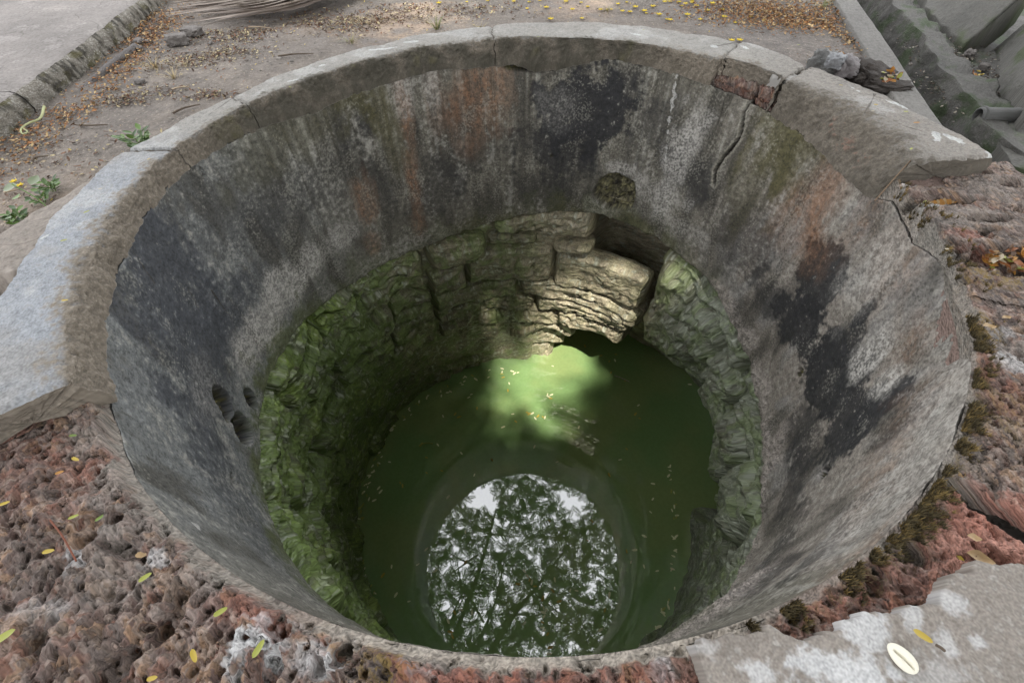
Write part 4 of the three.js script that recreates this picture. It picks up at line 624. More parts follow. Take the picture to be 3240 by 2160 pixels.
// yellow leaflets fallen on the well's rim: [x, z], y, length, turn, colour, where
const onRim = [
  [-0.709, 0.871, 'lat', 0.026, 0.2, 'yellow', 'yellow leaflet in a dark pit of the red stone, lower left'], [-0.556, 0.904, 'lat', 0.028, 0.7, 'lime', 'lime yellow leaflet on the red stone, nearest the plaster lip at left'], [-0.426, 0.948, 'lat', 0.028, 0.6, 'lime', 'lime yellow leaflet just left of the white lime splash'], [-0.361, 0.989, 'lat', 0.034, 1.2, 'lime', 'plump lime leaflet just right of the white lime splash'], [-0.443, 0.996, 'lat', 0.028, -0.9, 'yellow', 'bright yellow leaflet with brown stalk on the red stone below the lime splash'],
  [-0.698, 0.975, 'lat', 0.042, 0.65, 'lime', 'long pale green leaflet pair at the left picture edge on red stone'], [-0.703, 0.822, 'lat', 0.022, 0.5, 'lime', 'small lime leaflet beside a tan hollow in the red stone'], [-0.669, 0.821, 'lat', 0.022, 0.9, 'green', 'olive leaflet sunk in a hollow of the red stone'], [-0.763, 0.726, 'lat', 0.022, -0.3, 'yellow', 'yellow leaflet on red stone below the broken coping end'], [-0.765, 0.753, 'lat', 0.02, 0.4, 'amber', 'amber leaflet curled on red stone at upper left of the block'], [-0.800, 0.680, 'lat', 0.02, 0.1, 'green', 'small green leaf scrap on red stone under the coping end'], [-0.824, 0.801, 'lat', 0.022, 0.5, 'yellow', 'yellow leaflet at the left picture edge above the long pale one'], [-0.487, 1.019, 'lat', 0.022, 0.2, 'yellow', 'yellow leaflet at the bottom picture edge in a dark pit'], [-0.583, 0.873, 'lat', 0.026, 0.1, 'tan', 'tan dry leaflet bridging a dark slot beside the plaster'],
  [0.473, 0.982, 'slab', 0.036, -0.6, 'yellow', 'mustard yellow leaf on the near concrete by the white shell'], [0.604, 0.886, 'lat', 0.026, -1.2, 'yellow', 'yellow leaflet standing beside white dust on pink stone'], [0.630, 0.888, 'lat', 0.05, -0.5, 'tan', 'large curled tan leaf on the rose pink stone'], [0.629, 0.863, 'lat', 0.03, -0.3, 'tan', 'small tan leaf above the large curled one on pink stone'],
  [-1.059, 0.119, 'cop', 0.024, 0.55, 'lime', 'lime leaflet on the blue grey coping, farther of two'], [-1.046, 0.227, 'cop', 0.022, 0.6, 'lime', 'lime leaflet on the blue grey coping, nearer of two'], [-0.927, 0.415, 'cop', 0.022, 0.1, 'yellow', 'golden leaflet on the pale coping above its broken end'], [-1.029, -0.121, 'cop', 0.018, 1.4, 'yellow', 'tiny yellow leaflet beside the green sprig on the coping'], [-1.084, 0.019, 'cop', 0.016, 0.3, 'pale', 'faint pale leaflet on the coping left of the lime one'], [-0.775, -0.568, 'cop', 0.016, -0.4, 'lime', 'tiny lime leaflet on the narrow coping beyond the long crack'], [0.078, -0.974, 'cop', 0.018, 0.1, 'lime', 'lime leaflet on the far coping, middle'], [0.497, -1.024, 'cop', 0.014, 0, 'lime', 'tiny lime leaflet on the far coping right of middle'], [1.035, -0.840, 'cop', 0.018, -0.2, 'lime', 'lime leaflet by the outer edge of the tilted coping slab'],
  [1.034, -0.496, 'cop', 0.022, 0, 'yellow', 'first yellow leaflet on the right coping after the wide crack'], [1.074, -0.356, 'cop', 0.022, 0, 'yellow', 'second yellow leaflet on the right coping after the wide crack'], [1.138, -0.308, 'cop', 0.024, 0, 'lime', 'third leaflet on the right coping after the wide crack'], [1.133, -0.242, 'cop', 0.03, 0, 'amber', 'largest amber leaflet on the right coping'], [1.047, -0.318, 'cop', 0.016, -0.3, 'pale', 'pale leaflet close below the second yellow one on coping'], [1.041, -0.103, 'cop', 0.022, 0.6, 'lime', 'round lime leaf near the mossy end of the right coping'],
  [1.087, 0.165, 'lat', 0.028, 0, 'lime', 'pale lime leaflet on the flat grey part of the right stone'], [1.020, 0.061, 'lat', 0.026, 0.6, 'lime', 'bright lime leaflet at the mouth of the long hollow'], [1.281, -0.107, 'lat', 0.03, 0.4, 'lime', 'lime leaf tucked under the right coping end, right one'], [1.237, -0.097, 'lat', 0.028, 0.9, 'lime', 'lime leaf tucked under the right coping end, left one'], [1.242, -0.078, 'lat', 0.026, 0.5, 'green', 'green leaf tucked under the right coping end, lowest'], [0.914, 0.470, 'lat', 0.04, -0.1, 'tan', 'straw coloured twig end on brown moss of the right rim'], [0.972, 0.442, 'lat', 0.03, 0.1, 'tan', 'tan leaf on the grey right stone above the moss'], [0.972, 0.237, 'lat', 0.018, 0.1, 'pale', 'pale chip of leaf in the dark part of the right stone'],
];
for (const [x, z, on, len, turn, c, label] of onRim) {
  const y = on === 'cop' ? copTop(x, z) + 0.006 : on === 'slab' ? 0.036 : latY(x, z) + 0.008;
  leaf('fallen_leaflet', c === 'tan' ? 'curled' : 'oblong', c, x, y, z, len * 0.64, turn, rr(-0.12, 0.12), rr(-0.15, 0.15), label, 'leaf');
}
// the drift of dry leaves in the hollow of the right hand stone
{
  const tones = ['amber', 'tan', 'rust', 'amber', 'rust', 'tan', 'lime', 'brown', 'amber', 'pale'];
  for (let k = 0; k < 70; k++) {
    const u = k < 54 ? [[1.063, 0.240], [1.174, 0.219], [1.135, 0.300], [1.057, 0.294]] : [[0.671, 0.763], [0.709, 0.752], [0.703, 0.766], [0.669, 0.777]];
    const a = rnd(), b = rnd(), x = lerp(lerp(u[0][0], u[1][0], a), lerp(u[3][0], u[2][0], a), b), z = lerp(lerp(u[0][1], u[1][1], a), lerp(u[3][1], u[2][1], a), b);
    const y = k < 54 ? Math.max(latY(x, z), -0.02) + rr(0.006, 0.028) : -0.02 + rr(0, 0.02);
    leaf('dry_leaf', 'curled', k < 54 ? tones[Math.floor(rnd() * tones.length)] : ['amber', 'rust', 'tan'][k % 3], x, y, z, k < 54 ? rr(0.018, 0.036) : rr(0.012, 0.022), rr(0, 6.3), rr(-0.7, 0.7), rr(-0.7, 0.7), k < 54 ? 'curled dry leaf in the drift filling the hollow of the right stone' : 'orange dry leaf wedged in the joint between two red blocks', 'leaf', k < 54 ? 'leaf drift in the right stone' : 'leaves in the joint');
  }
}
// a dry feathery leaf lying in the long hollow
{
  const g = group('dry_feather_leaf'), a = [1.050, 0.044], b = [1.184, 0.013];
  mesh('stalk', tube([[a[0] - 0.03, -0.022, a[1] + 0.006], [lerp(a[0], b[0], 0.5), -0.024, lerp(a[1], b[1], 0.5) + 0.004], [b[0], -0.006, b[1]]], 0.0012, 10, 5), leafMat('brown'), g);
  for (let k = 0; k < 22; k++) { const t = k / 21, m = mesh('leaflet', leafGeo('oblong'), leafMat(k % 3 ? 'amber' : 'tan')); m.position.set(lerp(a[0], b[0], t), -0.018 + 0.012 * t, lerp(a[1], b[1], t) - 0.004); m.rotation.set(rr(-0.4, 0.1), 1.3 + rr(-0.25, 0.25), rr(0.2, 0.5), 'YXZ'); m.scale.setScalar(0.024); g.add(m); }
  top(g, 'golden dry feathery leaf lying along the long hollow', 'leaf');
}
// leaflets afloat
function floatLabel(x, z) {
  const [where, grp] = z < -0.45 && x < 0.35 ? ['in the sunlit patch of green water', 'leaflets in the sunlit water'] : z < -0.3 ? ['on the dark water by the cavity', 'leaflets by the cavity'] : x < -0.5 ? ['on the shaded water at left of the mirrored tree', 'leaflets on the left water'] : x > 0.45 ? ['on the shaded water at right of the mirrored tree', 'leaflets on the right water'] : ['over the mirrored tree and sky', 'leaflets over the mirrored tree'];
  return ['small yellow leaflet afloat ' + where, 'leaf', grp];
}
{
    const ringW = [[-0.708, -0.729], [-0.703, -0.726], [-0.712, -0.709], [-0.603, -0.726], [-0.612, -0.766], [-0.619, -0.762], [-0.562, -0.812], [-0.556, -0.755], [-0.536, -0.763], [-0.451, -0.872], [-0.465, -0.841], [-0.450, -0.825], [-0.429, -0.896], [-0.436, -0.854], [-0.441, -0.890], [-0.834, -0.619], [-0.812, -0.568], [-0.830, -0.605], [-0.858, -0.544], [-0.856, -0.527], [-0.872, -0.555], [-0.769, -0.651], [-0.785, -0.660], [-0.766, -0.677], [-0.936, -0.461], [-0.930, -0.467], [-0.925, -0.479], [-0.929, -0.446], [-0.947, -0.446], [-0.940, -0.441], [-0.970, -0.369], [-0.973, -0.380], [-0.960, -0.408], [-0.993, -0.343], [-0.968, -0.320], [-0.987, -0.337], [-0.998, -0.271], [-1.000, -0.257], [-0.971, -0.242], [-0.987, -0.186], [-1.016, -0.224], [-0.982, -0.196], [-1.011, -0.134], [-1.006, -0.141], [-1.022, -0.176], [-1.027, -0.103], [-1.021, -0.058], [-1.032, -0.110], [-1.050, -0.042], [-1.027, -0.031], [-1.044, -0.046], [-1.022, 0.024], [-1.048, 0.005], [-1.051, 0.010], [-1.035, 0.086], [-1.049, 0.103], [-1.038, 0.128], [-1.041, 0.172], [-1.024, 0.167], [-1.017, 0.170], [-1.030, 0.233], [-1.036, 0.233], [-1.026, 0.255], [-1.006, 0.301], [-1.030, 0.290], [-1.024, 0.288], [-1.009, 0.373], [-1.019, 0.336], [-0.994, 0.359], [-0.969, 0.420], [-0.969, 0.431], [-0.971, 0.435], [-0.954, 0.466], [-0.955, 0.499], [-0.936, 0.501], [-0.926, 0.536], [-0.914, 0.536], [-0.915, 0.531], [-0.895, 0.576], [-0.903, 0.585], [-0.892, 0.551], [-0.853, 0.622], [-0.867, 0.586], [-0.861, 0.589], [-0.343, -0.869], [-0.376, -0.906], [-0.355, -0.876], [-0.250, -0.889], [-0.270, -0.957], [-0.245, -0.956], [-0.144, -0.968], [-0.146, -0.918], [-0.144, -0.935], [0.998, -0.153], [0.990, -0.146], [0.991, -0.122], [0.980, -0.060], [0.973, -0.087], [0.984, -0.062], [0.985, 0.031], [0.967, 0.018], [0.983, 0.026], [0.945, 0.138], [0.976, 0.102], [0.964, 0.116], [0.962, 0.180], [0.945, 0.188], [0.969, 0.170], [0.914, 0.298], [0.936, 0.293], [0.920, 0.308], [0.912, 0.372], [0.913, 0.378], [0.892, 0.405], [0.872, 0.474], [0.865, 0.477], [0.872, 0.447], [0.808, 0.645], [0.805, 0.666], [0.816, 0.632], [0.769, 0.694], [0.771, 0.701], [0.777, 0.677], [0.716, 0.767], [0.719, 0.764], [0.735, 0.759], [0.703, 0.788], [0.692, 0.799], [0.696, 0.799], [0.657, 0.832], [0.670, 0.824], [0.666, 0.807], [0.630, 0.848], [0.629, 0.840], [0.616, 0.840]];
  for (const [x, z] of ringW) leaf('floating_leaflet', 'oblong', rnd() < 0.3 ? 'lime' : 'foam', x, WATER + 0.003, z, rr(0.016, 0.034), rr(0, 6.3), 0, 0, x < 0 ? 'tiny pale leaflet in the line of scum along the left water edge' : 'tiny pale leaflet in the line of scum along the right water edge', 'leaf', x < 0 ? 'leaflets along the left water edge' : 'leaflets along the right water edge');
  for (const [x, z, s, c] of [[0.532, -1.182, 0.033, 'lime'], [0.651, -1.083, 0.025, 'lime'], [0.710, -1.026, 0.023, 'lime'], [0.756, -1.033, 0.031, 'yellow'], [0.772, -1.093, 0.021, 'lime'], [0.708, -0.917, 0.025, 'lime'], [0.808, -0.842, 0.025, 'lime'], [1.291, -0.799, 0.034, 'pale'], [0.257, -0.987, 0.020, 'yellow'], [-0.047, -0.921, 0.033, 'yellow'], [-0.020, -0.929, 0.023, 'pale'], [-0.064, -0.942, 0.036, 'pale'], [0.207, -0.707, 0.036, 'yellow'], [0.231, -0.722, 0.032, 'yellow'], [0.202, -0.727, 0.023, 'yellow'], [0.223, -0.692, 0.031, 'lime'], [0.046, -0.573, 0.030, 'lime'], [0.081, -0.565, 0.034, 'yellow'], [0.059, -0.562, 0.034, 'lime'], [0.122, -0.543, 0.034, 'lime'], [0.160, -0.535, 0.025, 'lime'], [0.172, -0.531, 0.032, 'pale'], [0.102, -0.525, 0.030, 'yellow'], [-0.132, -0.458, 0.034, 'yellow'], [-0.041, -0.502, 0.028, 'lime'], [-0.062, -0.563, 0.025, 'yellow'], [-0.327, -0.614, 0.029, 'lime'], [-0.376, -0.735, 0.023, 'pale'], [-0.394, -0.709, 0.027, 'pale'], [-0.098, -0.766, 0.030, 'lime'], [-0.088, -0.829, 0.026, 'yellow'], [-0.136, -0.886, 0.030, 'lime'], [-0.574, -0.552, 0.028, 'yellow'], [-0.455, -0.544, 0.036, 'lime'], [-0.486, -0.569, 0.030, 'lime'], [-0.707, -0.330, 0.035, 'lime'], [-0.590, -0.326, 0.028, 'yellow'], [0.392, -0.310, 0.034, 'yellow'], [0.726, -0.280, 0.022, 'lime'], [0.859, -0.515, 0.021, 'lime'], [0.834, -0.551, 0.035, 'lime'], [0.869, -0.623, 0.026, 'pale'], [0.412, -0.451, 0.031, 'pale'], [0.088, -0.304, 0.031, 'pale'], [0.239, -0.191, 0.024, 'pale'], [-0.322, -0.106, 0.024, 'yellow'], [-0.545, -0.138, 0.023, 'lime'], [-0.646, -0.124, 0.021, 'lime'], [-0.813, -0.057, 0.021, 'lime'], [-0.795, -0.036, 0.030, 'lime'], [-0.952, -0.023, 0.032, 'yellow'], [-0.934, -0.000, 0.035, 'yellow'], [-1.002, 0.048, 0.029, 'yellow'], [-0.966, 0.057, 0.032, 'pale'], [-0.910, -0.204, 0.022, 'yellow'], [-0.659, -0.233, 0.022, 'lime'], [-0.420, -0.262, 0.028, 'yellow'], [-0.207, -0.212, 0.026, 'lime'], [0.580, -0.096, 0.034, 'lime'], [0.669, -0.202, 0.028, 'pale'], [0.858, -0.034, 0.031, 'yellow'], [0.838, 0.066, 0.025, 'yellow'], [0.808, 0.148, 0.021, 'yellow'], [0.708, 0.460, 0.024, 'yellow'], [0.619, 0.376, 0.025, 'lime'], [0.635, 0.436, 0.021, 'yellow'], [0.668, 0.369, 0.034, 'yellow'], [0.780, 0.484, 0.024, 'pale'], [0.861, 0.575, 0.020, 'pale'], [0.764, 0.682, 0.023, 'yellow'], [0.483, 0.606, 0.036, 'yellow'], [0.448, 0.680, 0.025, 'lime'], [0.412, 0.773, 0.033, 'pale'], [0.299, 0.583, 0.023, 'yellow'], [0.162, 0.582, 0.030, 'lime'], [0.262, 0.582, 0.025, 'yellow'], [0.178, 0.526, 0.030, 'yellow'], [0.196, 0.636, 0.033, 'lime'], [0.120, 0.678, 0.024, 'pale'], [-0.004, 0.740, 0.025, 'yellow'], [-0.394, 0.686, 0.030, 'lime'], [-0.427, 0.727, 0.033, 'yellow'], [-0.411, 0.778, 0.034, 'lime'], [-0.296, 0.687, 0.034, 'yellow'], [-0.358, 0.676, 0.030, 'pale'], [-0.397, 0.798, 0.028, 'lime'], [0.134, 0.850, 0.035, 'lime'], [0.126, 0.879, 0.031, 'yellow'], [-0.359, 0.256, 0.028, 'pale'], [-0.591, 0.355, 0.031, 'yellow'], [-0.633, 0.439, 0.023, 'yellow'], [-0.788, 0.450, 0.025, 'pale'], [-0.832, 0.496, 0.035, 'lime'], [-0.659, 0.631, 0.022, 'pale'], [-0.739, 0.598, 0.033, 'yellow'], [-0.526, 0.475, 0.034, 'pale'], [-0.191, 0.454, 0.024, 'yellow'], [-0.485, 0.039, 0.034, 'yellow'], [0.391, 0.313, 0.020, 'lime'], [0.164, 0.195, 0.023, 'lime'], [-0.348, 0.429, 0.034, 'lime'], [-0.037, 0.547, 0.033, 'lime'], [0.740, 0.291, 0.034, 'pale'], [0.431, 0.198, 0.026, 'lime'], [0.002, 0.479, 0.027, 'yellow'], [0.019, 0.506, 0.032, 'pale'], [0.031, 0.525, 0.025, 'lime'], [0.044, 0.538, 0.033, 'yellow'], [0.063, 0.559, 0.025, 'lime'], [0.088, 0.570, 0.020, 'yellow'], [0.103, 0.619, 0.035, 'lime'], [0.106, 0.668, 0.025, 'yellow'], [0.102, 0.689, 0.035, 'yellow'], [0.106, 0.710, 0.025, 'pale'], [0.097, 0.736, 0.023, 'lime'], [0.094, 0.761, 0.028, 'yellow'], [0.103, 0.773, 0.026, 'pale'], [0.121, 0.791, 0.025, 'lime']]) leaf('floating_leaflet', 'oblong', c === 'lime' ? 'yellow' : 'foam', x, WATER + 0.003, z, s, rr(0, 6.3), 0, 0, ...floatLabel(x, z));
  const tw = mesh('floating_twig', tube([[0.731, -0.888].toSpliced(1, 0, WATER + 0.004), [0.781, -0.863].toSpliced(1, 0, WATER + 0.006), [0.836, -0.830].toSpliced(1, 0, WATER + 0.004)], 0.004, 10, 5), leafMat('pale')); top(tw, 'pale straw of twig floating near the dark cavity', 'twig');
  const tw2 = mesh('floating_twig', tube([[-0.724, -0.321].toSpliced(1, 0, WATER + 0.004), [-0.677, -0.340].toSpliced(1, 0, WATER + 0.006), [-0.625, -0.336].toSpliced(1, 0, WATER + 0.004)], 0.004, 10, 5), leafMat('lime')); top(tw2, 'curved yellow green twig floating left of the sunlit patch', 'twig');
}

/* ---------------------------------------------------------------- on the ground around the well */
const gy = (x, z) => groundY(x, z);
function rock(name, x, y, z, sx, sy, sz, turn, m, seed, label, cat, rough = 0.3, pow = 5) {
  const g = box0(12, 8, 12).clone(), p = g.attributes.position, uv = [];
  for (let i = 0; i < p.count; i++) {
    let X = p.getX(i), Y = p.getY(i), Z = p.getZ(i); const mx = Math.max(Math.abs(X), Math.abs(Y), Math.abs(Z)), k = mx / Math.pow(Math.abs(X) ** pow + Math.abs(Y) ** pow + Math.abs(Z) ** pow, 1 / pow);
    const n = 1 + rough * fbm(X * 0.9 + seed, Y * 0.9, Z * 0.9, 3); X *= k * n; Y *= k * n; Z *= k * n; p.setXYZ(i, X * sx, Y * sy, Z * sz); uv.push(X * sx * 2 + seed, Z * sz * 2 + Y * sy * 2);
  }
  g.setAttribute('uv', new THREE.Float32BufferAttribute(uv, 2)); g.computeVertexNormals();
  const o = mesh(name, g, m); o.position.set(x, y, z); o.rotation.y = turn; return label ? top(o, label, cat) : o;
}
const rockM = mat({ map: walkTex, color: col(1.05, 1.05, 1.05), bumpMap: bumpOf(4, 4), bumpScale: 0.008 });
{ const a = [-2.114, -2.160], b = [-2.080, -2.248]; rock('rock', a[0], gy(...a) + 0.03, a[1], 0.06, 0.026, 0.036, 0.3, rockM, 2.2, 'angular grey rock on the earth, nearer of the pair by the frond', 'rock', 0.35, 6); rock('rock', b[0], gy(...b) + 0.025, b[1] - 0.05, 0.062, 0.022, 0.04, -0.3, rockM, 5.7, 'flat grey rock behind the nearer one by the frond', 'rock', 0.35, 6); }
for (const [x, z, s, l] of [[-2.384, -2.195, 0.035, 'grey rubble lump at the end of the half buried pipe'], [-2.334, -2.207, 0.022, 'small pale stone right of the rubble lump by the pipe'], [-2.321, -2.075, 0.03, 'flat stone just below the rubble lump by the pipe'], [-1.920, -2.159, 0.014, 'small white pebble on the earth below the frond'], [-2.060, -1.583, 0.025, 'lone flat stone beside the dry grass tuft']]) rock('pebble', x, gy(x, z) + s * 0.3, z, s, s * 0.6, s * 0.8, rr(0, 3), rockM, s * 300, l, 'stone', 0.4, 4);

// pipes
const pipeM = mat({ color: col(0.13, 0.13, 0.125), roughness: 0.75, bumpMap: bumpOf(2, 1), bumpScale: 0.004 });
{
  const A = [-2.342, -1.494], B = [-2.341, -1.752], C = [-2.340, -2.086];
  const o = mesh('half_buried_pipe', tube([[A[0], gy(...A) - 0.02, A[1]], [B[0], gy(...B) + 0.006, B[1]], [C[0], gy(...C) + 0.02, C[1]]], 0.021, 20, 12), mat({ map: walkTex, color: col(0.7, 0.7, 0.72), bumpMap: bumpOf(3, 1), bumpScale: 0.006 })); top(o, 'dusty grey pipe half buried along the walkway foot', 'pipe');
  const D = [2.362, -1.284], E = [2.806, -1.250], g = group('drain_pipe');
  const run = new THREE.Vector3(E[0] - D[0], 0.0, E[1] - D[1]), L = run.length();
  const shell = new THREE.LatheGeometry([[0.03, 0], [0.036, 0.004], [0.036, L], [0.029, L], [0.029, 0.3], [0.029, 0.002], [0.03, 0]].map((q) => new THREE.Vector2(...q)), 20);
  const t = mesh('pipe_run', shell, pipeM, g); t.quaternion.setFromUnitVectors(new THREE.Vector3(0, 1, 0), run.normalize());
  const c = mesh('pipe_collar', new THREE.TorusGeometry(0.037, 0.006, 8, 20), pipeM, g); c.quaternion.setFromUnitVectors(new THREE.Vector3(0, 0, 1), run); c.position.copy(run).multiplyScalar(0.02);
  g.position.set(D[0], -0.42, D[1]); top(g, 'dark plastic pipe jutting across the drain basin', 'pipe');
}
// crumpled plastic and rubbish behind the coping
{
  const bagM = (r, g, b) => new THREE.MeshPhysicalMaterial({ color: col(r, g, b), roughness: 0.45, side: THREE.DoubleSide, bumpMap: bumpOf(3, 3), bumpScale: 0.03 });
  const bag = (x, z, y, sx, sy, sz, m, seed, label) => { const o = rock('plastic_bag', x, y, z, sx, sy, sz, seed, m, seed, null, null, 0.5, 2.4); const p = o.geometry.attributes.position; for (let i = 0; i < p.count; i++) { const a = p.getX(i), b = p.getY(i), c = p.getZ(i), n = 1 + 0.35 * Math.abs(fbm(a * 12 + seed, b * 12, c * 12, 3)) - 0.15; p.setXYZ(i, a * n, b * n, c * n); } o.geometry.computeVertexNormals(); return top(o, label, 'bag', 'crumpled bags behind the coping'); };
  bag(1.592, -1.526, -0.25, 0.085, 0.055, 0.07, bagM(0.26, 0.26, 0.25), 1.3, 'crumpled grey plastic bag behind the coping, leftmost of three');
  bag(1.594, -1.446, -0.215, 0.045, 0.035, 0.045, bagM(0.5, 0.51, 0.53), 4.1, 'small white plastic bag knot on top of the crumpled bags');
  bag(1.664, -1.466, -0.25, 0.08, 0.05, 0.065, bagM(0.36, 0.33, 0.33), 7.7, 'pinkish grey plastic bag behind the coping, rightmost of three');
  const dirt = [[1.804, -1.501, 0.12, 0.03], [1.819, -1.419, 0.12, 0.035], [1.748, -1.476, 0.1, 0.05], [1.831, -1.315, 0.1, 0.02]];
  const dm = mat({ map: groundTex, color: col(0.5, 0.47, 0.45), bumpMap: bumpOf(3, 3), bumpScale: 0.03 });
  dirt.forEach(([x, z, s, h], i) => rock('dirt_heap', x, GY + 0.02, z, s, h, s * 0.7, i, dm, i * 3.3 + 1, ['dark clod of dirt against the bags', 'dark clod of dirt in the middle of the kerb heap', 'tallest dark clod of dirt beside the pinkish bag', 'low dark clod nearest the drain on the kerb'][i], 'dirt', 0.5, 2.6));
  const fx = [1.832, -1.330], f = group('wilted_garland');
  for (let k = 0; k < 26; k++) { const m = mesh('petal', leafGeo('curled'), leafMat(['rust', 'amber', 'pale', 'lime', 'amber'][k % 5]), f); m.position.set(rr(-0.05, 0.05), rr(0, 0.05), rr(-0.05, 0.05)); m.rotation.set(rr(-1, 1), rr(0, 6), rr(-1, 1)); m.scale.setScalar(rr(0.025, 0.045)); }
  f.position.set(fx[0], GY + 0.03, fx[1]); top(f, 'wilted clump of orange and white petals on the kerb', 'flowers');
  const f2 = [2.721, -1.930], g2 = group('fallen_petals'); for (let k = 0; k < 9; k++) { const m = mesh('petal', leafGeo('curled'), leafMat(['amber', 'rust', 'yellow'][k % 3]), g2); m.position.set(rr(-0.1, 0.12), rr(0, 0.015), rr(-0.04, 0.05)); m.rotation.set(rr(-0.4, 0.4), rr(0, 6), rr(-0.4, 0.4)); m.scale.setScalar(rr(0.025, 0.045)); }
  g2.position.set(f2[0], -0.475, f2[1]); top(g2, 'orange petals scattered on the drain basin litter', 'flowers');
}
// dry palm frond
{
  const frond = group('palm_frond'), fm = ['0.22,0.18,0.15', '0.15,0.12,0.1', '0.28,0.235,0.2'].map((s) => mat({ color: col(...s.split(',').map(Number)), roughness: 0.7 }));
  const S0 = [-1.837, -3.312], S1 = [-1.094, -3.078], M0 = [-1.964, -2.892], M1 = [-1.423, -2.551], E0 = [-2.569, -2.934], E1 = [-2.106, -2.428];
  for (let k = 0; k < 64; k++) {
    const t = k / 63, j = () => rr(-0.05, 0.05), h = rr(0.01, 0.07), cut = rr(0.55, 1.0);
    const a = [lerp(S0[0], S1[0], t) + j(), GY + 0.05 + h, lerp(S0[1], S1[1], t) + j()], b = [lerp(M0[0], M1[0], t) + j(), GY + 0.035 + h, lerp(M0[1], M1[1], t) + j()], e0 = [lerp(E0[0], E1[0], t) + rr(-0.1, 0.1), GY + 0.03 + rr(0, 0.02), lerp(E0[1], E1[1], t) + rr(-0.12, 0.12)], c = [0, 1, 2].map((i) => lerp(b[i], e0[i], cut));
    const cv = new THREE.CatmullRomCurve3([a, b, c].map((q) => new THREE.Vector3(...q))), w0 = rr(0.009, 0.016), tilt = rr(-0.8, 0.8);
    mesh('blade', grid(14, 2, (u, v) => { const q = cv.getPoint(u), d = cv.getTangent(u), s = (v * 2 - 1) * w0 * (1 - 0.85 * u * u), nx = -d.z, nz = d.x; return [q.x + nx * s * Math.cos(tilt), q.y + Math.abs(s) * 0.5 + s * Math.sin(tilt), q.z + nz * s * Math.cos(tilt), u, v]; }), fm[k % 3], frond);
  }
  mesh('midrib', tube([[S0[0] - 0.1, GY + 0.06, S0[1] - 0.1], [lerp(S0[0], S1[0], 0.5), GY + 0.08, lerp(S0[1], S1[1], 0.5)], [S1[0] + 0.3, GY + 0.06, S1[1] - 0.1]], 0.018, 12, 6), fm[1], frond);
  top(frond, 'dry grey palm frond lying at the far edge of the earth', 'frond');
}
// plants
const plantM = [[0.06, 0.12, 0.02], [0.1, 0.18, 0.03], [0.04, 0.085, 0.018], [0.16, 0.2, 0.11]].map((c) => new THREE.MeshPhysicalMaterial({ color: col(...c), roughness: 0.55, side: THREE.DoubleSide, transmission: 0.2, thickness: 0 }));
function sprig(x, z, y, n, h, size, label, lean = [0, 0]) {
  const g = group('weed_sprig');
  for (let k = 0; k < n; k++) {
    const a = k / n * TAU + rr(-0.4, 0.4), l = h * rr(0.6, 1), tipx = Math.cos(a) * l * 0.6 + lean[0], tipz = Math.sin(a) * l * 0.6 + lean[1];
    mesh('stem', tube([[0, 0, 0], [tipx * 0.4, l * 0.5, tipz * 0.4], [tipx, l, tipz]], 0.0018, 6, 4), plantM[1], g);
    for (let i = 0; i < 6; i++) { const t = 0.35 + 0.65 * i / 5, m = mesh('leaf', leafGeo('broad'), plantM[(k + i) % 3], g); m.position.set(tipx * t, l * t, tipz * t); m.rotation.set(rr(-0.5, 0.5), -a + (i % 2 ? 0.9 : -0.9) + rr(-0.3, 0.3), rr(0.1, 0.6), 'YXZ'); m.scale.setScalar(size * rr(0.7, 1.1)); m.translateX(size * 0.45); }
  }
  g.position.set(x, y, z); top(g, label, 'plant'); return g;
}
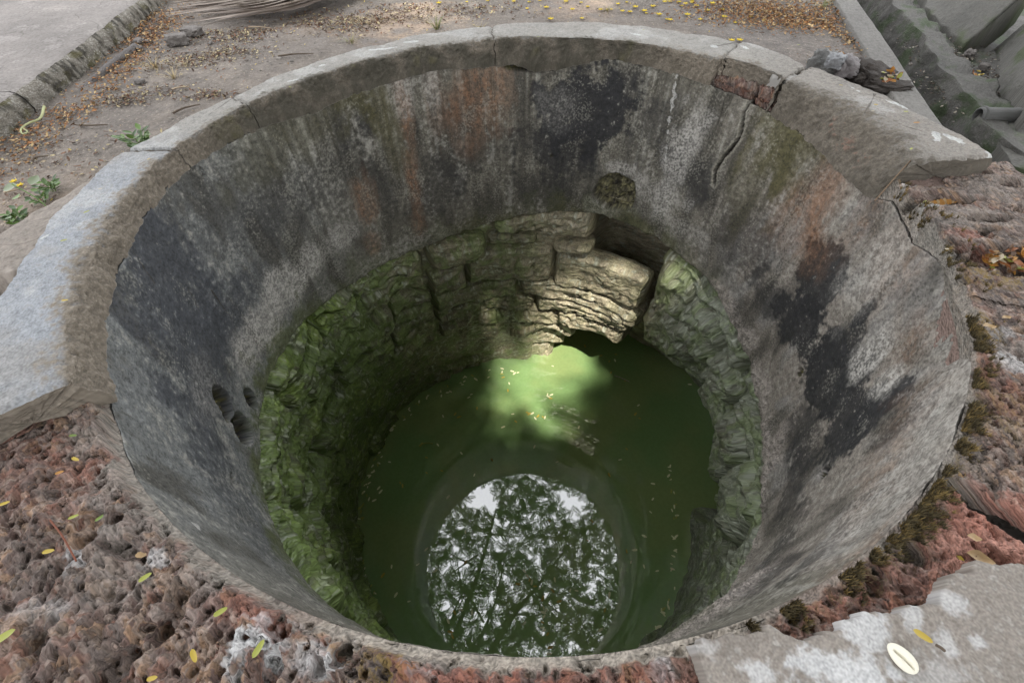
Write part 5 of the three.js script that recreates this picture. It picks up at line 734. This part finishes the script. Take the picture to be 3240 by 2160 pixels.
{
  let q = [-1.677, -0.870]; sprig(q[0], q[1], gy(...q) - 0.01, 7, 0.1, 0.042, 'bushy green weed at the outer edge of the left coping');
  q = [-1.891, -0.566]; sprig(q[0], q[1], gy(...q) - 0.01, 4, 0.06, 0.032, 'dark green creeping weed along the apron, farthest of three');
  q = [-1.880, -0.485]; sprig(q[0], q[1], gy(...q) - 0.01, 3, 0.05, 0.032, 'dark green creeping weed along the apron, middle of three');
  q = [-1.875, -0.357]; sprig(q[0], q[1], gy(...q) - 0.01, 4, 0.06, 0.036, 'bright green weed at the left picture edge by the apron');
  q = [-1.867, -0.427]; const g = group('broadleaf_seedling'); mesh('stem', tube([[0.1, 0, 0.04], [0.05, 0.05, 0.0], [-0.03, 0.1, -0.03]], 0.0025, 8, 5), plantM[1], g);
  for (const [x, y, z, s, r, mi] of [[-0.06, 0.08, -0.04, 0.055, 0.4, 3], [0.02, 0.09, -0.07, 0.05, 1.6, 3], [-0.01, 0.07, 0.01, 0.04, -0.6, 1], [-0.04, 0.03, 0.07, 0.05, -1.2, 0]]) { const m = mesh('leaf', leafGeo('broad'), plantM[mi], g); m.position.set(x, y, z); m.rotation.set(0.2, r, 0.2, 'YXZ'); m.scale.set(s, s, s * 1.4); }
  g.position.set(q[0], gy(...q), q[1]); top(g, 'pale round leaved seedling leaning over the earth at left', 'plant');
  // a withered strip of green stalk by the walkway
  const strand = mesh('stalk_strand', tube([[-2.347, -1.247], [-2.295, -1.123], [-2.323, -1.089], [-2.322, -1.035], [-2.282, -0.988], [-2.273, -1.004], [-2.317, -1.039]].map(([x, z]) => [x, gy(x, z) + 0.025, z]), (t) => 0.006 * (1 - 0.6 * t), 40, 6), mat({ color: col(0.36, 0.38, 0.2) })); top(strand, 'withered pale green stalk strand lying by the walkway foot', 'stalk');
  // grass tufts
  const gm = [mat({ color: col(0.36, 0.29, 0.17) }), mat({ color: col(0.14, 0.16, 0.06) }), mat({ color: col(0.26, 0.22, 0.12) })];
  const tuft = (x, z, n, h, sp, mi, label) => { const t = group('grass_tuft'); for (let k = 0; k < n; k++) { const a = rr(0, TAU), l = h * rr(0.5, 1), o = rr(0, sp), bx = Math.cos(a) * o * 0.4, bz = Math.sin(a) * o * 0.4, w = 0.0022; mesh('blade', grid(5, 1, (u, v) => [bx + Math.cos(a) * (o * u * u + 0.3 * l * u) - Math.sin(a) * (v - 0.5) * 2 * w * (1 - u * 0.9), l * (u - 0.45 * u * u), bz + Math.sin(a) * (o * u * u + 0.3 * l * u) + Math.cos(a) * (v - 0.5) * 2 * w * (1 - u * 0.9), u, v]), gm[(mi + (k % 5 === 0 ? 2 : 0)) % 3], t); } t.position.set(x, gy(x, z) - 0.004, z); top(t, label, 'grass'); };
  tuft(-0.512, -2.323, 46, 0.12, 0.06, 1, 'green grass tuft standing behind the far coping'); tuft(-2.076, -1.784, 46, 0.09, 0.1, 0, 'larger dry straw tuft on the earth left of centre'); tuft(-1.899, -1.637, 30, 0.08, 0.07, 0, 'smaller dry straw tuft just below the larger one'); tuft(-1.907, -1.799, 26, 0.06, 0.07, 0, 'low dry straw tuft right of the larger one'); tuft(-1.025, -2.126, 36, 0.06, 0.09, 2, 'olive grass patch beyond the coping at left of the far crack'); tuft(-0.226, -2.320, 24, 0.07, 0.06, 2, 'thin straw tuft right of the green one'); tuft(0.621, -2.604, 24, 0.07, 0.08, 2, 'sparse straw tuft at the top among yellow flowers'); tuft(2.059, -2.571, 30, 0.09, 0.08, 1, 'weedy green tuft beside the leaf heap near the kerb'); tuft(-1.022, -2.439, 26, 0.06, 0.09, 0, 'low straw patch near the dry palm frond');
}
// twigs
const twigM = mat({ color: col(0.1, 0.075, 0.055) });
[[-2.125, -0.789, -2.085, -0.831, 'short black twig on the earth above the coping'], [-2.103, -1.100, -1.968, -1.103, 'long thin twig on the earth near the walkway'], [-1.700, -1.203, -1.594, -1.282, 'thin twig above the narrow coping'], [-1.390, -1.872, -1.197, -1.914, 'forked thin twig at the outer edge of the coping'], [-1.826, -1.468, -1.743, -1.491, 'pale broken stick beside the straw tufts'], [1.969, -1.955, 2.044, -1.979, 'twig lying on the kerb'], [1.864, -2.182, 1.983, -2.333, 'twig on the leaf heap'], [-1.770, -2.422, -1.616, -2.396, 'pale stick under the frond tips'], [-2.064, -0.542, -2.027, -0.565, 'tan stick at the left picture edge']].forEach(([a, b, c, d, label], i) => { const q = [a, b, c, d]; const o = mesh('twig', tube([[q[0], gy(q[0], q[1]) + 0.008, q[1]], [(q[0] + q[2]) / 2 + rr(-0.02, 0.02), gy((q[0] + q[2]) / 2, (q[1] + q[3]) / 2) + 0.014, (q[1] + q[3]) / 2 + rr(-0.02, 0.02)], [q[2], gy(q[2], q[3]) + 0.008, q[3]]], (t) => 0.005 * (1 - 0.5 * t), 10, 5), i === 4 || i === 7 || i === 8 ? mat({ color: col(0.33, 0.26, 0.18) }) : twigM); top(o, label, 'twig'); });
{ const o = mesh('twig', tube([[-0.737, 0.826].toSpliced(1, 0, 0.012), [-0.700, 0.850].toSpliced(1, 0, 0.016), [-0.661, 0.884].toSpliced(1, 0, 0.012)], 0.0013, 10, 5), mat({ color: col(0.17, 0.06, 0.035) })); top(o, 'thin reddish stalk lying on the left red stone', 'twig'); }
{ const o = mesh('twig', tube([[0.484, 0.991].toSpliced(1, 0, 0.036), [0.488, 0.994].toSpliced(1, 0, 0.037), [0.491, 0.997].toSpliced(1, 0, 0.036)], 0.002, 6, 5), twigM); top(o, 'tiny dark twig beside the mustard leaf on near concrete', 'twig'); }
{ const o = mesh('twig', tube([[0.922, 0.027].toSpliced(1, 0, -0.006), [0.997, -0.041].toSpliced(1, 0, 0.03), [1.054, -0.093].toSpliced(1, 0, 0.04)], 0.0016, 8, 5), mat({ color: col(0.13, 0.085, 0.05) })); top(o, 'brown rootlet running down below the right coping end', 'twig'); }
// shell on the near concrete
{
  const g = new THREE.SphereGeometry(1, 40, 26), p = g.attributes.position;
  for (let i = 0; i < p.count; i++) { const x = p.getX(i), y = p.getY(i), z = p.getZ(i), slit = Math.exp(-(((z - 0.15) / 0.13) ** 2)) * sst(0.85, 0.5, Math.abs(x)) * Math.max(0, y); p.setXYZ(i, x * 0.024 * (1 - 0.1 * x), y * 0.009 - slit * 0.013, z * 0.0165); }
  g.computeVertexNormals(); const o = mesh('shell', g, mat({ color: col(0.72, 0.69, 0.58), roughness: 0.6 })); const q = [0.440, 1.005]; o.position.set(q[0], 0.033, q[1]); o.rotation.y = -0.95; o.scale.setScalar(0.72); top(o, 'cream oval shell with a dark slit on the near concrete', 'shell');
}
// yellow blossoms on the far earth
{
  const pet = new THREE.MeshPhysicalMaterial({ color: col(0.6, 0.45, 0.02), roughness: 0.6, side: THREE.DoubleSide });
  const proto = group('yellow_blossom'); for (let k = 0; k < 6; k++) { const m = mesh('petal', leafGeo('curled'), pet, proto); const a = k / 6 * TAU; m.position.set(Math.cos(a) * 0.016, 0.012, Math.sin(a) * 0.016); m.rotation.set(0, -a, 0.35, 'YXZ'); m.scale.setScalar(0.036); }
  [[0.209, -2.634], [0.305, -2.636], [0.227, -2.421], [0.078, -2.643], [0.095, -2.794], [0.578, -2.607], [0.460, -2.757], [0.624, -2.622], [0.653, -2.620], [0.721, -2.578], [0.771, -2.566], [0.870, -2.577], [1.038, -2.732], [0.984, -2.403], [0.998, -2.376], [0.879, -2.549], [1.168, -2.675], [1.217, -2.690], [1.136, -2.725], [0.355, -2.784], [1.078, -2.739], [1.384, -2.548], [1.197, -2.388], [1.227, -2.728], [1.164, -2.019], [1.349, -2.661], [1.357, -2.410], [1.133, -2.640], [1.232, -2.633], [0.951, -2.491], [0.777, -2.742], [-0.199, -2.836], [-0.349, -2.847], [-0.548, -2.832], [-0.013, -2.812], [0.434, -2.441], [1.278, -1.998], [1.324, -1.995], [2.205, -2.588], [1.135, -2.478], [1.280, -2.538], [0.496, -2.668], [0.711, -2.709], [0.941, -2.654], [0.820, -2.644], [-2.083, -0.620], [-2.041, -0.593], [0.172, -2.808], [0.385, -2.603], [1.396, -2.308], [1.596, -2.360], [1.528, -2.415]].forEach(([x, z], i) => { const o = proto.clone(); o.name = 'yellow_blossom'; o.position.set(x, gy(x, z), z); o.rotation.y = rr(0, 6); const s = rr(0.35, 0.7); o.scale.setScalar(s); top(o, 'small yellow blossom fallen on the earth beyond the well', 'blossom', 'yellow blossoms beyond the well'); });
}
// loose grit and small stones pressed into the earth
{
  const g = new THREE.IcosahedronGeometry(1, 1), pos = g.attributes.position; for (let i = 0; i < pos.count; i++) { const x = pos.getX(i), y = pos.getY(i), z = pos.getZ(i), n = 1 + 0.5 * fbm(x * 1.3, y * 1.3, z * 1.3, 2); pos.setXYZ(i, x * n, y * n * 0.6, z * n); } g.computeVertexNormals();
  const put = []; for (let i = 0; i < 4200; i++) { const x = rr(-2.5, 3.4), z = rr(-3.6, 0.3), inDrain = x > kerbL(z); if (Math.hypot(x, z) < 1.3 || x < walkEdge(z) + 0.02 || (inDrain && x < kerbR(z) + 0.35)) continue; if (fbm(x * 1.7, 14, z * 1.7, 3) + rr(-0.3, 0.3) < 0.08) continue; put.push([x, inDrain ? -0.5 + 0.03 * fbm(x * 3, 3, z * 3, 4) : gy(x, z), z, rr(0.003, 0.008) * (rnd() < 0.06 ? 2.4 : 1)]); }
  const im = new THREE.InstancedMesh(g, mat({ color: 0xffffff, roughness: 0.95 }), put.length), m4 = new THREE.Matrix4(), c = new THREE.Color();
  put.forEach(([x, y, z, s], i) => { im.setMatrixAt(i, m4.makeRotationY(rr(0, 6.28)).scale(new THREE.Vector3(s, s, s)).setPosition(x, y, z)); const v = rr(0.09, 0.24); im.setColorAt(i, c.setRGB(v, v * 0.91, v * 0.82)); });
  im.name = 'gravel'; im.castShadow = im.receiveShadow = true; top(im, 'grey brown grit and tiny stones scattered over the earth', 'gravel', null, 'stuff');
}
// rubble in the drain basin
[[2.972, -2.628, 0.03, 'grey rubble lump on the ditch wall top near the bank'], [2.993, -2.255, 0.035, 'rubble lump in the basin under the upper bank'], [2.948, -2.044, 0.028, 'rubble lump in the basin beside the right bank'], [2.608, -1.716, 0.03, 'rubble lump in the basin above the pipe mouth'], [2.687, -1.517, 0.035, 'rubble lump in the basin beyond the pipe'], [2.780, -2.123, 0.022, 'small rubble lump left of the orange petals']].forEach(([x, z, s, l], i) => rock('rubble_stone', x, -0.485, z, s, s * 0.6, s * 0.8, i, rockM, i * 7.1 + 3, l, 'stone', 0.45, 4));
// leaf litter: uncountable bits, thick in patches
{
  const heaps = [[1.666, -2.528, 0.55, 0.32, 2600, 'h'], [1.780, -2.306, 0.3, 0.2, 800, 'h'], [1.794, -1.585, 0.05, 0.3, 160, 'h'], [1.964, -2.026, 0.06, 0.5, 300, 'h'], [-2.362, -2.300, 0.14, 0.5, 700, 'h'], [-2.514, -2.514, 0.2, 0.4, 700, 'h'], [-2.185, -1.309, 0.1, 0.7, 500, 'h'], [-2.290, -1.004, 0.12, 0.4, 350, 'h'], [-2.269, -1.838, 0.1, 0.4, 300, 'h'], [-1.769, -2.341, 0.3, 0.08, 260, 'd'], [-1.781, -2.225, 0.25, 0.1, 260, 'd'], [-1.790, -1.975, 0.3, 0.12, 350, 'd'], [-1.891, -1.849, 0.3, 0.15, 300, 'd'], [-2.023, -1.360, 0.12, 0.08, 160, 'd'], [-1.596, -1.390, 0.12, 0.06, 140, 'd'], [-1.884, -1.445, 0.2, 0.12, 140, 'd'], [-0.946, -2.493, 0.4, 0.12, 500, 'd'], [-1.095, -2.378, 0.3, 0.15, 400, 'd'], [-1.375, -2.566, 0.3, 0.15, 250, 'd'], [-0.742, -2.703, 0.4, 0.15, 350, 'd'], [-0.254, -2.667, 0.4, 0.2, 300, 'd'], [-2.208, -0.883, 0.3, 0.3, 200, 'd'], [-1.986, -0.665, 0.4, 0.3, 160, 'd'], [2.878, -2.262, 0.25, 0.3, 500, 'b'], [2.627, -1.686, 0.25, 0.25, 600, 'b'], [2.862, -1.854, 0.3, 0.2, 400, 'b']];
  const pal = { h: [[0.3, 0.14, 0.05], [0.22, 0.1, 0.04], [0.36, 0.24, 0.12], [0.14, 0.065, 0.03], [0.42, 0.3, 0.15], [0.3, 0.17, 0.06]], d: [[0.12, 0.07, 0.045], [0.3, 0.24, 0.16], [0.18, 0.09, 0.05], [0.42, 0.35, 0.2], [0.09, 0.06, 0.045]], b: [[0.07, 0.05, 0.035], [0.1, 0.08, 0.06], [0.3, 0.27, 0.22], [0.05, 0.04, 0.03]] };
  const put = []; const tri = (x, z, y, s, c) => put.push([x, y, z, s, c]);
  for (const [hx, hz, a, b, n, k] of heaps) for (let i = 0; i < n; i++) { const r = Math.sqrt(-2 * Math.log(1 - 0.97 * rnd())) * 0.55, t = rr(0, TAU), x = hx + Math.cos(t) * r * a, z = hz + Math.sin(t) * r * b; if (Math.hypot(x, z) < 1.3) continue; const c = pal[k][Math.floor(rnd() * pal[k].length)]; if (k !== 'b' && x > kerbL(z) + 0.02) continue; tri(x, z, k === 'b' ? -0.485 + 0.03 * fbm(x * 3, 3, z * 3, 4) : gy(x, z) + rr(0.003, k === 'h' ? 0.022 : 0.01), rr(0.008, 0.024), c); }
  for (let i = 0; i < 5200; i++) { const x = rr(-2.5, 2.2), z = rr(-3.6, 0.2); if (Math.hypot(x, z) < 1.3 || x < walkEdge(z) || x > kerbL(z)) continue; if (fbm(x * 2.2, 4, z * 2.2, 3) + rr(-0.3, 0.3) < 0.02) continue; const p = rnd() < 0.35 ? pal.h : pal.d; tri(x, z, gy(x, z) + 0.004, rr(0.005, 0.015), rnd() < 0.14 ? [0.5, 0.38, 0.1] : p[Math.floor(rnd() * p.length)]); }
  const im = new THREE.InstancedMesh(grid(4, 2, (a, b) => { const s = b * 2 - 1, pr = Math.sin(Math.PI * clamp(a, 0.02, 0.98)) * 0.26; return [a - 0.5, 0.12 * s * s + 0.1 * (a - 0.5) ** 2, s * pr, a, b]; }), mat({ color: 0xffffff, roughness: 0.8 }), put.length), m4 = new THREE.Matrix4(), q4 = new THREE.Quaternion(), e4 = new THREE.Euler(), cc = new THREE.Color();
  put.forEach(([x, y, z, s, c], i) => { e4.set(rr(-0.5, 0.5), rr(0, 6.28), rr(-0.5, 0.5)); im.setMatrixAt(i, m4.compose(new THREE.Vector3(x, y, z), q4.setFromEuler(e4), new THREE.Vector3(s, s, s))); const k = rr(0.75, 1.15); im.setColorAt(i, cc.setRGB(c[0] * k, c[1] * k, c[2] * k)); });
  im.name = 'leaf_litter'; im.castShadow = im.receiveShadow = true; top(im, 'brown and straw coloured leaf litter strewn over the earth', 'leaf litter', null, 'stuff');
}
renderer.render(scene, camera);
